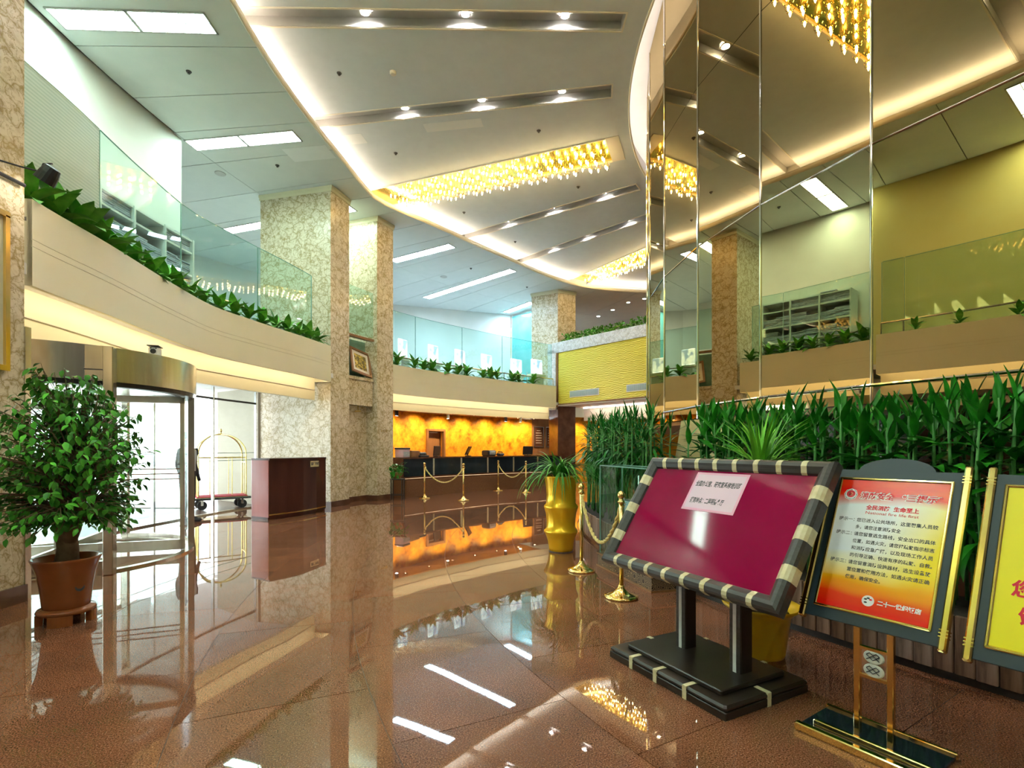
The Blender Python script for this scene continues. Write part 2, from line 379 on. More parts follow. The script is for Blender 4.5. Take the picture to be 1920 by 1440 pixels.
M['outdoor'] = noisy('pale_paving', (.70, .72, .72), (.76, .78, .78), 2, .6)
M['skin'] = noisy('skin', (.62, .40, .29), (.66, .44, .32), 10, .5)
M['shirt'] = noisy('pale_blue_shirt', (.45, .55, .70), (.52, .62, .76), 8, .8)
M['trouser'] = noisy('navy_cloth', (.015, .018, .03), (.025, .028, .045), 12, .8)
M['painting'] = None
def painting(name, stops, scale):
    m, nt, b = nmat(name); setp(b, (.5, .4, .2), .4)
    mp = coords(nt); n = nt.nodes.new('ShaderNodeTexNoise'); n.inputs['Scale'].default_value = scale; n.inputs['Detail'].default_value = 4; n.inputs['Distortion'].default_value = 1.2
    nt.links.new(mp.outputs[0], n.inputs['Vector']); r = ramp(nt, stops); nt.links.new(n.outputs['Fac'], r.inputs[0]); nt.links.new(r.outputs[0], b.inputs['Base Color']); return m
M['painting'] = painting('autumn_tree_picture', [(.3, (.05, .04, .01)), (.48, (.28, .20, .02)), (.6, (.75, .55, .06)), (.75, (.8, .72, .35))], 9)
M['painting2'] = painting('pale_figure_picture', [(.3, (.25, .35, .48)), (.45, (.75, .78, .76)), (.6, (.8, .66, .5)), (.75, (.7, .25, .2))], 3)
M['e_troffer_g'] = emis('green_white_tube', (.70, 1.0, .88), E_TROFFER)
M['e_troffer_b'] = emis('blue_white_tube', (.56, .80, 1.0), E_TROFFER*1.4)
M['e_cove'] = emis('warm_cove_tube', (1.0, .85, .68), E_COVE)
M['e_cove_pink'] = emis('soft_white_cove_tube', (1.0, .84, .74), E_COVE*.38)
M['e_bulb'] = emis('lit_bulb', (1.0, .74, .36), E_BULB)
M['e_cove_low'] = emis('amber_cove_tube', (1.0, .80, .54), E_COVE*.30)
M['e_line'] = emis('dim_warm_line', (1.0, .6, .3), .3)
M['e_down'] = emis('lit_downlight', (1.0, .97, .95), E_DOWN)
M['e_screen'] = None
def screen():
    m, nt, b = nmat('glowing_white_screen'); setp(b, (.8, .8, .8), .3)
    mp = coords(nt); n = nt.nodes.new('ShaderNodeTexNoise'); n.inputs['Scale'].default_value = 4.5; n.inputs['Detail'].default_value = 1
    nt.links.new(mp.outputs[0], n.inputs['Vector']); r = ramp(nt, [(.38, (.20, .32, .55)), (.52, (.93, .97, 1))]); nt.links.new(n.outputs['Fac'], r.inputs[0])
    nt.links.new(r.outputs[0], b.inputs['Emission Color']); b.inputs['Emission Strength'].default_value = .55; return m
M['e_screen'] = screen()

# ------------------------------------------------------------------ floor
fl = MB(); fl.prism([(-7.6, -7), (24, -7), (24, 30), (-13, 30), (-13, 12.5), (-7.6, 12.5)], -.12, -.006)
floor = struct(fl.build('floor', M['grout']), 'polished red granite lobby floor laid in rings of slabs')
def tile_mesh(R0, R1, half, n=4):
    m = MB(); g = .0022
    a0 = math.degrees(g/R0); A = []; B = []
    for t in lin(-half+a0, half-a0, n):
        A.append((-(R0+g)*cos(rad(t)), -(R0+g)*sin(rad(t)))); B.append((-(R1-g)*cos(rad(t)), -(R1-g)*sin(rad(t))))
    return m.ribbon(A, B, -.02, 0).mesh('tile', M['granite'])
RINGS = [9.85, 11.0, 12.0, 13.0, 14.0, 15.0, 16.0, 17.0, 17.85]
STEP = 5.75
for i in range(len(RINGS)-1):
    me = tile_mesh(RINGS[i], RINGS[i+1], STEP/2)
    for k in range(-10, 8):
        th = STEP*k+(2.9 if i % 2 else 0)+1.1
        inst('tile', me, floor, Matrix.Translation((CX, CY, 0)) @ Matrix.Rotation(rad(th), 4, 'Z'))
for nm, R0, R1, a0, a1 in (('slab', 0.3, 9.84, -120, 120), ('slab', 9.85, 17.85, 42.2, 120), ('slab', 9.85, 24, -110, -60), ('slab', 17.86, 24, -60, -22)):
    m = MB(); m.ribbon(arc(R0, a0, a1, 60), arc(R1, a0, a1, 60), -.02, 0); m.build(nm, M['granite'], floor)
m = MB(); m.prism([(-40, -20), (-7.2, -20), (-7.2, 12.9), (-13, 14.5), (-40, 20)], -.10, -.03)
struct(m.build('ground_outside', M['outdoor']), 'bright pale paving outside the glass entrance')

# ------------------------------------------------------------------ ceilings
ZL, ZC = 7.9, 8.3
AX = [47, 36, 24.5, 13, 1.0, -8.9, -21.1, -33.2, -44, -57]          # radial axes: troughs and lamp strips
KIND = ['T', 'T', 'T', 'C', 'T', 'T', 'C', 'T', 'T', 'C']
def RMAX(t): return 18.3 if t > -7.6 else 24.0
co = MB()   # backing of the outer ceiling, one step above its panels
co.ribbon(curve(LIP, .012, 120, -100, 110), [P(RMAX(t), t) for t in lin(120, -100, 110)], 7.925, 8.0)
ceil_out = struct(co.build('ceiling', M['dark']), 'pale outer ceiling of wide radial panels around the raised centre')
edges = [100, 80, 60, 48, 42.5, 36.5, 30.5, 25, 20, 15.2, 11, 7.2, 4.1, .6, -3.3, -6.6, -10.2, -14.5, -18, -21.5, -25, -29, -33.5, -38, -41.5, -45.5, -50, -54, -59, -66, -80, -100]
for a, b in zip(edges, edges[1:]):
    n = max(4, int(abs(a-b)/1.5))
    for r0, r1 in (((0, 18.0),) if b >= -7.6 else ((0, 18.0), (18.012, 23.9))):
        A = [P((lerp_tab(LIP, t) if r0 == 0 else r0), t) for t in lin(a-.028, b+.028, n)]
        B = [P(r1, t) for t in lin(a-.028, b+.028, n)]
        m = MB(); m.ribbon(A, B, ZL, 7.925); m.build('ceiling_panel', M['ceil_out'], ceil_out)
m = MB(); m.ribbon(curve(LIP, -.03, 120, -100, 140), curve(LIP, .0, 120, -100, 140), ZL-.02, ZL+.10)
struct(m.build('trim_1', M['cream_edge'], smooth=True), 'thin cream lip edging the lit ceiling cove')
m = MB(); m.ribbon(curve(LIP, .75, 120, -100, 110), curve(LIP, .8, 120, -100, 110), 8.005, ZC+.3)
struct(m.build('trim_2', M['cream_edge']), 'cream back face of the ceiling cove')
# raised centre ceiling between the radial axes
cm = MB()
cm.ribbon(arc(8.86, 120, -100, 130), arc(9.2, 120, -100, 130), ZC, ZC+.03)
ceil_mid = struct(cm.build('ceiling_centre', M['ceil_mid']), 'raised grey plaster ceiling over the lobby with radial light troughs')
HW = {'T': .17, 'C': .47}
bounds = [(110, 0)]+[(a, HW[k]) for a, k in zip(AX, KIND)]+[(-95, 0)]
for i in range(len(bounds)-1):
    (a, ha), (b, hb) = bounds[i], bounds[i+1]
    n = 14; A = []; B = []
    for s in lin(0, 1, n):
        r0 = 9.2; t0 = a-math.degrees(math.asin(ha/r0)); t1 = b+math.degrees(math.asin(hb/r0)); A.append(P(r0, t0+(t1-t0)*s))
        r1 = 15.3; t0 = a-math.degrees(math.asin(ha/r1)); t1 = b+math.degrees(math.asin(hb/r1)); tt = t0+(t1-t0)*s; B.append(P(lerp_tab(LIP, tt)+.74, tt))
    m = MB(); m.ribbon(A, B, ZC, ZC+.03); m.build('plaster_field', M['ceil_mid'], ceil_mid)
m = MB(); m.ribbon([P(.2, t) for t in lin(110, -105, 86)], [P(RMAX(t), t) for t in lin(110, -105, 86)], 8.95, 9.05); m.prism([(11, -8), (24, -8), (24, 26), (11, 26)], 8.951, 9.051); m.prism([(-2, -8.1), (11.5, -8.1), (11.5, 0), (-2, 0)], 8.952, 9.052)
struct(m.build('ceiling_roof', M['white']), 'roof slab above the lobby ceilings')
m = MB(); m.ribbon(arc(8.84, 120, -100, 130), arc(8.87, 120, -100, 130), ZC-.03, ZC+.03)
struct(m.build('trim_3', M['cream_edge'], smooth=True), 'pale curved rim of the ceiling where it meets the mirrored drum')
m = MB(); m.ribbon(arc(9.05, 120, -100, 100), arc(9.09, 120, -100, 100), ZC+.03, 8.95)
struct(m.build('trim_4', M['white'], smooth=True), 'white back face of the lit slot around the mirrored drum')
# cove tubes (they give the light of the coves)
def cove(name, label, A, B, z0, z1, mat): 
    m = MB(); m.ribbon(A, B, z0, z1); return tag(m.build(name, M[mat]), label, 'cove light', 'hidden cove lights')
cove('cove_light', 'hidden warm tube light running behind the ceiling lip', curve(LIP, .20, 110, -95, 120), curve(LIP, .25, 110, -95, 120), 8.03, 8.05, 'e_cove')
cove('cove_light', 'hidden soft tube light in the ceiling slot around the mirrored drum', arc(8.93, 90, -90, 90), arc(8.97, 90, -90, 90), 8.40, 8.42, 'e_cove_pink')
# troughs with downlights, radial frame: x along the axis outward from the drum, y across
def axisM(deg, z): 
    return Matrix.Translation((CX, CY, z)) @ Matrix.Rotation(rad(deg)+PI, 4, 'Z')
tr_words = {47: 'far behind the viewer', 36: 'behind the viewer, second from the entrance end', 24.5: 'above the viewer, reflected in the right mirror panel', 1.0: 'at the top of the photo',
            -8.9: 'second from the top of the photo', -33.2: 'just beyond the long gold lamp strip', -44: 'fourth from the top, before the far lamp strip'}
def trough(deg):
    r1 = lerp_tab(LIP, deg)+.6
    t = thing('light_trough', 'grey recessed ceiling light trough '+tr_words[deg], 'light trough', M=axisM(deg, ZC), group='radial ceiling troughs')
    L = r1-9.2; c = 9.2+L/2
    m = MB(); m.box((c, 0, .155), (L, .34, .01)); m.box((c, -.165, .075), (L, .012, .15)); m.box((c, .165, .075), (L, .012, .15)); m.box((9.205, 0, .075), (.012, .34, .15))
    m.build('channel', M['trough'], t)
    m = MB(); m.box((c-.3, -.185, -.004), (L-.6, .025, .012)); m.box((c-.3, .185, -.004), (L-.6, .025, .012)); m.box((9.19, 0, -.004), (.025, .39, .012)); m.build('rim', M['cream_edge'], t)
    for r in ((10.15, 11.75, 13.35) if deg not in (-44,) else (10.4, 12.0, 13.4)):
        m = MB(); m.lathe([(.075, .14), (.085, .10), (.068, .10), (.06, .13)], 16, (r, 0, 0), cap=False); d = m.build('downlight', M['chrome'], t)
        m = MB(); m.lathe([(.001, .118), (.062, .118)], 14, (r, 0, 0), cap=False); m.build('lamp_disc', M['e_down'], d)
for a, k in zip(AX, KIND):
    if k == 'T': trough(a)
# lamp strips: gilt plates with rows of flame bulbs
_b = MB(); _b.lathe([(.001, -.085), (.013, -.06), (.021, -.03), (.016, 0), (.01, .012)], 8, cap=False); ME_BULB = _b.mesh('bulb', M['e_bulb'], True)
_a = MB(); _a.lathe([(.006, .15), (.006, .03), (.022, .012), (.026, .006), (.012, 0)], 8)
for k in range(5):
    a = 2*PI*k/5; _a.tube([(0, 0, .03), (.035*cos(a), .035*sin(a), .005), (.062*cos(a), .062*sin(a), .018), (.075*cos(a), .075*sin(a), .045)], .0055, 4)
ME_ARM = _a.mesh('gilt_arm', M['goldlamp'])
def lamp_strip(deg, label, r0, r1):
    t = thing('lamp_strip', label, 'chandelier', M=axisM(deg, ZC), group='gilt lamp strips')
    L = r1-r0; m = MB(); m.box(((r0+r1)/2+.3, 0, .03), (L+.6, .94, .02)); m.build('back_plate', M['goldlamp'], t)
    m = MB()
    for s in (-1, 1): m.box(((r0+r1)/2+.3, s*.48, 0), (L+.6, .02, .05))
    m.box((r0-.15, 0, .005), (.3, .98, .03)); m.build('border', M['cream_edge'], t)
    nx = int(L/.19)
    for i in range(nx):
        for j in range(5):
            drop = (.06 if i % 4 == 3 else .15)+.06*((i+j) % 2)
            b = inst('bulb', ME_BULB, t, Matrix.Translation((r0+.12+i*.19, (j-2)*.185+(.045 if i % 2 else -.045), -drop)))
            inst('gilt_arm', ME_ARM, b)
lamp_strip(-21.1, 'long gold ceiling lamp strip with rows of flame bulbs, nearest in the photo', 9.4, 15.2)
lamp_strip(-57, 'far gold ceiling lamp strip of flame bulbs beside the mirrored drum', 9.4, 14.4)
lamp_strip(13, 'gold ceiling lamp strip overhead, seen reflected in the wide mirror panel', 9.4, 15.0)

# ------------------------------------------------------------------ fluorescent troffers in the outer ceiling
def troffer(R0, R1, deg, label, mat, hw=.17, parts=2):
    t = thing('ceiling_troffer', label, 'ceiling light', M=axisM(deg, ZL), group='fluorescent troffers')
    L = (R1-R0-.05*(parts-1))/parts
    for i in range(parts):
        c = R0+L/2+i*(L+.05)
        f = MB(); f.box((c, hw+.012, -.008), (L+.05, .024, .02)); f.box((c, -hw-.012, -.008), (L+.05, .024, .02)); f.box((c-L/2-.012, 0, -.008), (.024, 2*hw+.05, .02)); f.box((c+L/2+.012, 0, -.008), (.024, 2*hw+.05, .02))
        fo = f.build('frame', M['trough'], t)
        d = MB(); d.box((c, 0, -.003), (L, 2*hw, .005)); d.build('diffuser', M[mat], fo)
        g = MB()
        n = int(L/.12)
        for k in range(1, n): g.box((c-L/2+k*L/n, 0, -.012), (.008, 2*hw, .014))
        g.box((c, 0, -.012), (L, .012, .014)); g.build('louvre', M['trough'], fo)
troffer(15.6, 17.85, 2.3, 'long white ceiling light with louvres at the top left corner', 'e_troffer_g', .18)
troffer(15.6, 18.0, -8.0, 'white twin ceiling light beside the end of the white upper wall', 'e_troffer_g', .17)
troffer(16.2, 20.6, -19.3, 'white ceiling light passing behind the two tall marble columns', 'e_troffer_g', .17, 4)
troffer(15.15, 17.7, -31.5, 'white twin ceiling light just right of the second marble column', 'e_troffer_b', .17)
troffer(14.95, 20.0, -42.8, 'long broken row of ceiling lights over the far mezzanine', 'e_troffer_b', .17, 4)
troffer(17.5, 19.5, -54.7, 'far white ceiling light above the teal glass door', 'e_troffer_b', .17)
troffer(15.6, 18.0, 12.8, 'white twin ceiling light left of the frame, reflected in the mirrors', 'e_troffer_g', .18)
troffer(15.6, 18.0, 24, 'white ceiling light overhead near the entrance pier, out of frame', 'e_troffer_g', .18)
troffer(15.6, 18.0, 36, 'white ceiling light behind the viewer', 'e_troffer_g', .18)
troffer(15.6, 18.0, 50, 'white ceiling light far behind the viewer', 'e_troffer_g', .18)

# ceiling fittings
def at(u, v, z):
    Y = (z-1.45)*960/(840-v); return ((u-960)/960*Y, Y)
def sprinkler(u, v, z, label):
    x, y = at(u, v, z)
    m = MB(); m.lathe([(.045, 0), (.04, -.012), (.012, -.014), (.012, -.03), (.022, -.034), (.022, -.04), (.001, -.04)], 12)
    tag(m.build('sprinkler', M['dark'], M=Matrix.Translation((x, y, z))), label, 'sprinkler', 'ceiling sprinklers')
for u, v, z, l in [(354, 134, ZL, 'small dark ceiling sprinkler below the top left light'), (520, 310, ZL, 'small dark sprinkler right of the left twin light'), (636, 137, ZC, 'dark sprinkler in the upper centre ceiling'),
                   (742, 287, ZC, 'small sprinkler above the left end of the gold lamp strip'), (1010, 245, ZC, 'sprinkler above the gold lamp strip'), (1084, 350, ZC, 'sprinkler below the right half of the gold lamp strip'),
                   (870, 398, ZC, 'sprinkler below the left half of the gold lamp strip'), (966, 453, ZC, 'sprinkler between the two far light troughs'), (883, 503, ZL, 'sprinkler over the far mezzanine, left of the ceiling row'),
                   (988, 538, ZL, 'sprinkler over the far mezzanine near the third column')]:
    sprinkler(u, v, z, l)
for u, v, z, r, l in [(413, 325, ZL, .12, 'round ceiling speaker near the left twin light'), (832, 519, ZL, .13, 'round ceiling speaker over the far mezzanine')]:
    x, y = at(u, v, z); m = MB(); m.lathe([(r, 0), (r*.97, -.015), (r*.8, -.018), (.001, -.012)], 20)
    tag(m.build('ceiling_speaker', M['trough'], M=Matrix.Translation((x, y, z))), l, 'speaker', 'ceiling speakers')
x, y = at(737, 135, ZC); m = MB(); m.lathe([(.06, 0), (.06, -.03), (.045, -.05), (.001, -.055)], 16)
tag(m.build('smoke_detector', M['cream_edge'], M=Matrix.Translation((x, y, ZC))), 'round cream smoke detector on the upper centre ceiling', 'detector')
for k, (u, v, z, w, h, l) in enumerate([(850, 235, ZC, 1.25, .28, 'long pale repair patch on the centre ceiling below the second trough'), (655, 262, ZC, .7, .35, 'pale repair patch by the cove at the left of the centre ceiling'),
                                         (580, 288, ZL, 1.0, .5, 'pale repaired panel on the outer ceiling beside the cove')]):
    x, y = at(u, v, z); m = MB(); m.box((0, 0, -.002), (w, h, .004))
    tag(m.build('ceiling_patch', M['patch'], M=Matrix.Translation((x, y, z)) @ Matrix.Rotation(rad(-9), 4, 'Z')), l, 'ceiling patch')

# ------------------------------------------------------------------ mirrored drum
MA = [25.5+8.5*k for k in range(8, -8, -1)]      # facet edges
drum = thing('mirror_drum', 'faceted bronze mirror drum rising to the ceiling on the right', 'mirror wall', (CX, CY, 0))
ZJ = [1.86, 2.03, 4.26, 6.49, 8.9]
def loc(p, z): return (p[0]-CX, p[1]-CY, z)
for a, b in zip(MA, MA[1:]):
    for j in range(4):
        g = .02; m = MB()
        A = P(8.5, a-g); B = P(8.5, b+g); A2 = P(8.46, a-g); B2 = P(8.46, b+g)
        m.prism([loc(A, 0)[:2], loc(B, 0)[:2], loc(B2, 0)[:2], loc(A2, 0)[:2]], ZJ[j]+.004, ZJ[j+1]-.004)
        m.build('mirror_panel', M['mirror'], drum)
    m = MB(); m.tube([loc(P(8.505, a), 1.86), loc(P(8.505, a), 8.9)], .012, 8); m.build('chrome_strip', M['chrome'], drum)
    m = MB(); m.tube([loc(P(8.503, a), 4.26), loc(P(8.503, b), 4.26)], .009, 6); m.build('joint_bead', M['chrome'], drum)
    m = MB(); m.tube([loc(P(8.51, a), 2.03), loc(P(8.51, b), 2.03)], .016, 6); m.build('bottom_rail', M['chrome'], drum)
m = MB(); m.ribbon([loc(P(8.44, t), 0)[:2] for t in MA], [loc(P(8.40, t), 0)[:2] for t in MA], 1.84, 8.94); m.build('core', M['dark'], drum)
m = MB(); m.ribbon(arc(7.6, 95, -95, 60), arc(8.46, 95, -95, 60), 1.80, 1.855)
struct(m.build('ceiling_drum', M['wood']), 'brown soffit beneath the mirrored drum')
m = MB(); m.ribbon(arc(7.6, 95, -95, 60), arc(7.5, 95, -95, 60), 0, 1.86)
struct(m.build('wall_drum', M['brownmarble']), 'brown panelled wall below the mirrored drum')
# slanted pale oak panel in the gap between the two hedges
m = MB(); A = P(9.02, 10.0); B = P(8.98, 17.0); A2 = P(8.9, 10.0); B2 = P(8.86, 17.0)
base = Vector((*P(9.0, 13.5), 0)); dx = (Vector((*B, 0))-Vector((*A, 0))); 
v = [Vector((*A, 0))-dx*.25, Vector((*B, 0)), Vector((*B, 1.80)), Vector((*A, 1.80))+dx*.22, ]
w_ = Vector((*A2, 0))-Vector((*A, 0)); m.add(v+[q+w_ for q in v], [(0, 1, 2, 3), (7, 6, 5, 4), (0, 4, 5, 1), (1, 5, 6, 2), (2, 6, 7, 3), (3, 7, 4, 0)])
tag(m.build('stair_side_panel', M['palewood']), 'slanted pale oak panel between the two tall hedges', 'panel')

# ------------------------------------------------------------------ marble columns and piers
def column(name, poly, z1, label, mat='marble', plinth=True, z0=0.0):
    t = thing(name, label, 'column')
    m = MB(); m.prism(poly, z0, z1-.001)
    m.build('shaft', M[mat], t)
    c = Vector((sum(p[0] for p in poly)/len(poly), sum(p[1] for p in poly)/len(poly), 0))
    def grow(d): return [((p[0]-c.x)*(1+d/max(.3, abs((Vector((p[0], p[1], 0))-c).length)))+c.x, (p[1]-c.y)*(1+d/max(.3, abs((Vector((p[0], p[1], 0))-c).length)))+c.y) for p in poly]
    if plinth:
        m = MB(); m.prism(grow(.02), 0, .13); m.build('plinth', M['brownmarble'], t)
    m = MB(); m.prism(grow(.05), z1-.07, z1-.002); m.prism(grow(.03), z1-.14, z1-.07); m.build('cornice', M['cream'] if mat == 'marble' else M[mat], t)
    return t
C1 = [(-4.45, 12.56), (-4.23, 13.3), (-5.93, 13.74), (-6.42, 13.07)]
C2 = [(-3.75, 14.23), (-3.45, 14.85), (-4.7, 15.35), (-5.0, 14.71)]
C3 = [(1.86, 20.8), (2.63, 21.2), (2.0, 22.2), (.82, 21.4)]
column('marble_column', C1, ZL, 'nearer tall gold veined marble column beside the bell desk')
column('marble_column', C2, ZL, 'second tall gold veined marble column beside the reception counter')
column('marble_column', C3, ZL, 'far marble column above the yellow panel wall', plinth=False, z0=3.29)
LP = [(-4.62, 4.15), (-4.62, 4.85), (-5.3, 4.95), (-5.9, 4.95), (-5.9, 4.15)]
column('marble_pier', LP, ZL, 'gold veined marble pier at the left edge of the photo')

# ------------------------------------------------------------------ left and far balconies
def balcony(tab, a0, a1, label, n=40):
    t = thing('balcony_planter', label, 'balcony', group='curved cream balconies')
    for z0, z1 in ((3.06, 3.448), (3.454, 3.518), (3.524, 3.92)):
        m = MB(); m.ribbon(curve(tab, 0, a0, a1, n), curve(tab, .05, a0, a1, n), z0, z1); m.build('fascia_panel', M['cream'], t, auto=30)
    m = MB(); m.ribbon(curve(tab, .008, a0, a1, n), curve(tab, .045, a0, a1, n), 3.1, 3.9); m.build('fascia_backing', M['cream'], t)
    m = MB(); m.ribbon(curve(tab, .05, a0, a1, n), curve(tab, .42, a0, a1, n), 3.70, 3.74); m.build('soil_bed', M['soil'], t)
    m = MB(); m.ribbon(curve(tab, .42, a0, a1, n), curve(tab, .46, a0, a1, n), 3.28, 3.80); m.build('back_board', M['cream'], t)
    m = MB()
    for a in (a0, a1): m.ribbon(curve(tab, 0.05, a, a-.01, 1), curve(tab, .46, a, a-.01, 1), 3.06, 3.92)
    m.build('end_board', M['cream'], t)
    # lower, set back fascia lit by the cove
    m = MB(); m.ribbon(curve(tab, .45, a0, a1, n), curve(tab, .55, a0, a1, n), 2.62, 3.22); m.build('lower_fascia', M['cream'], t, auto=30)
    m = MB(); m.ribbon(curve(tab, .43, a0, a1, n), curve(tab, .45, a0, a1, n), 2.86, 2.875); m.build('bead', M['cream_edge'], t)
    return t
balcony(PLANTER, 11.9, -14.6, 'long curved cream balcony front above the revolving door')
balcony(PLANTER, 52, 15.7, 'curved cream balcony front left of the frame, seen in the right mirror panel')
balcony(PLANTER2, -24.4, -52.5, 'curved cream balcony front above the reception counter')
cove('cove_light', 'hidden warm tube light under the left balcony front', curve(PLANTER, .07, 11.8, -14.5, 40), curve(PLANTER, .10, 11.8, -14.5, 40), 3.12, 3.16, 'e_cove_low')
cove('cove_light', 'hidden warm tube light under the balcony front left of the frame', curve(PLANTER, .07, 51, 15.8, 40), curve(PLANTER, .10, 51, 15.8, 40), 3.12, 3.16, 'e_cove_low')
cove('cove_light', 'hidden warm tube light under the balcony front over the reception', curve(PLANTER2, .07, -24.5, -52.4, 40), curve(PLANTER2, .10, -24.5, -52.4, 40), 3.12, 3.16, 'e_cove_low')
# mezzanine slab / ground floor ceilings
m = MB()
m.ribbon(curve(PLANTER, .05, 120, -15.2, 60), [P(18.3 if t > -7 else 18.3+(-7-t)*.6, t) for t in lin(120, -15.2, 60)], 3.17, 3.28)
m.ribbon([P(16.6, t) for t in lin(-15.2, -24.5, 8)], [P(23.5, t) for t in lin(-15.2, -24.5, 8)], 3.17, 3.28)
m.ribbon(curve(PLANTER2, .05, -24.5, -55, 30), [P(24, t) for t in lin(-24.5, -55, 30)], 3.17, 3.28)
struct(m.build('floor_mezzanine', M['white']), 'white mezzanine floor slab around the lobby')
m = MB(); m.ribbon(curve(PLANTER, .55, 40, -14.8, 40), arc(21.5, 40, -14.8, 40), 2.98, 3.0)
struct(m.build('ceiling_entrance', M['white']), 'white ceiling over the entrance under the balcony')
m = MB(); m.ribbon(curve(PLANTER2, .55, -22.5, -52.6, 30), arc(19, -22.5, -52.6, 30), 2.72, 2.75)
struct(m.build('ceiling_reception', M['wood']), 'brown ceiling over the reception desk')

# upper walls
def wall(name, pts, z0, z1, th, mat, label):
    m = MB()
    for p, q in zip(pts, pts[1:]):
        p = Vector((*p, 0)); q = Vector((*q, 0)); d = (q-p).normalized(); nn = Vector((-d.y, d.x, 0))*th
        m.prism([p-d*.0, q, q+nn, p+nn], z0, z1)
    return struct(m.build(name, M[mat]), label)
m = MB(); m.ribbon(arc(18.05, 100, 13.5, 50), arc(18.2, 100, 13.5, 50), 3.28, ZL+.05)
struct(m.build('wall_ochre', M['ochre'], smooth=False), 'ochre painted gallery wall left of the frame, seen in the mirror')
m = MB(); m.ribbon(arc(18.05, 13.48, -7.3, 24), arc(18.2, 13.48, -7.3, 24), 3.28, ZL+.05)
struct(m.build('wall_left', M['wall'], smooth=False), 'white curved wall of the upper left gallery')
wall('wall_far_left', [P(18.2, -7.3), P(23.0, -8.5), P(23.4, -20), P(22.8, -34), P(21.9, -42), P(19.8, -56)], 3.28, ZL+.05, .12, 'wall', 'white wall at the back of the far mezzanine')
wall('wall_back', [P(24, -52), P(24, -75), P(24, -100), (20, 26), (24, 26), (24, -8), (-7.4, -8), P(17.6, 62)], 0, 8.96, .12, 'wall', 'pale outer wall closing the lobby')
wall('wall_upper_far', [P(23.9, -54), P(22, -60), P(21, -70), P(20, -85)], 3.0, ZL+.05, .12, 'cream', 'dim tan wall beyond the far hedge balcony')
m = MB(); m.ribbon(arc(17.7, 100, 14, 40), arc(17.85, 100, 14, 40), 0, 3.2); struct(m.build('wall_entrance', M['wall']), 'pale ground floor wall left of the entrance')
m = MB(); m.prism([(-6.5, 13.2), (-5.4, 14.5), (-5.5, 14.6), (-6.7, 13.3)], 0, 3.2); m.build('wall_service', M['wall'])
bpy.data.objects['wall_service']['kind'] = 'structure'; bpy.data.objects['wall_service']['label'] = 'plain service wall behind the columns'
# teal glass door at the end of the far mezzanine
a_, b_ = Vector((*P(19.75, -56.2), 0)), Vector((.95, 23.75, 0))
t = thing('glass_door', 'tall teal glass door at the back of the far mezzanine', 'door', a_)
d_ = (b_-a_); L = d_.length; d_.normalize(); ang = math.atan2(d_.y, d_.x); t.rotation_euler = (0, 0, ang)
m = MB(); m.box((L/2, 0, 5.55), (L, .03, 4.5)); m.build('pane', M['glass_teal'], t)
m = MB(); m.box((0, 0, 5.55), (.05, .06, 4.5)); m.box((L, 0, 5.55), (.05, .06, 4.5)); m.box((L/2, 0, 7.82), (L, .06, .06)); m.build('door_frame', M['chrome'], t)
m = MB(); m.tube([(L*.8, -.08, 4.1), (L*.8, -.08, 5.0)], .02, 8); m.build('handle', M['chrome'], t)
a2, b2 = (1.0, 23.75), (2.0, 22.2)
wall('wall_door_side', [a2, b2], 3.28, ZL, .1, 'wall', 'white wall beside the teal glass door')

# glass balustrades
def balustrade(tab, cuts, d, z0, z1, label, first_striped=False):
    t = thing('glass_balustrade', label, 'balustrade', group='glass balustrades')
    for i, (a, b) in enumerate(zip(cuts, cuts[1:])):
        n = max(3, int(abs(a-b)/1.2))
        m = MB(); m.ribbon(curve(tab, d, a-.05, b+.05, n), curve(tab, d+.014, a-.05, b+.05, n), z0, z1)
        g = m.build('pane', M['glass_stripe' if first_striped and i == 0 else 'glass'], t)
        m = MB(); m.ribbon(curve(tab, d-.001, a-.05, b+.05, n), curve(tab, d+.015, a-.05, b+.05, n), z1, z1+.008); m.build('top_edge', M['glass_edge'], g)
        m = MB(); q0 = curve(tab, d-.001, b+.02, b-.02, 1); q1 = curve(tab, d+.015, b+.02, b-.02, 1); m.ribbon(q0, q1, z0, z1); m.build('side_edge', M['glass_edge'], g)
    R = d-.09
    m = MB(); m.tube([Vector((*p, 4.22)) for p in curve(tab, R, cuts[0], cuts[-1], 30)], .022, 8); m.build('handrail', M['steel'], t)
    for a in cuts:
        p = P(lerp_tab(tab, a)+R, a); m = MB(); m.tube([(*p, 3.75), (*p, 4.22)], .014, 6); m.build('rail_post', M['steel'], t)
balustrade(PLANTER, [12.0, 6.0, -1.0, -7.7, -14.0], .42, 3.75, 5.6, 'tall curved glass balustrade on the left balcony, first pane striped', True)
balustrade(PLANTER, [50, 43.5, 37, 30.5, 24, 17.2, 15.8], .42, 3.75, 5.6, 'tall curved glass balustrade left of the frame, seen in the right mirror panel')
balustrade(PLANTER2, [-24.9, -29.0, -36.0, -43.0, -52.4], .25, 3.75, 5.6, 'tall curved glass balustrade on the balcony over the reception')
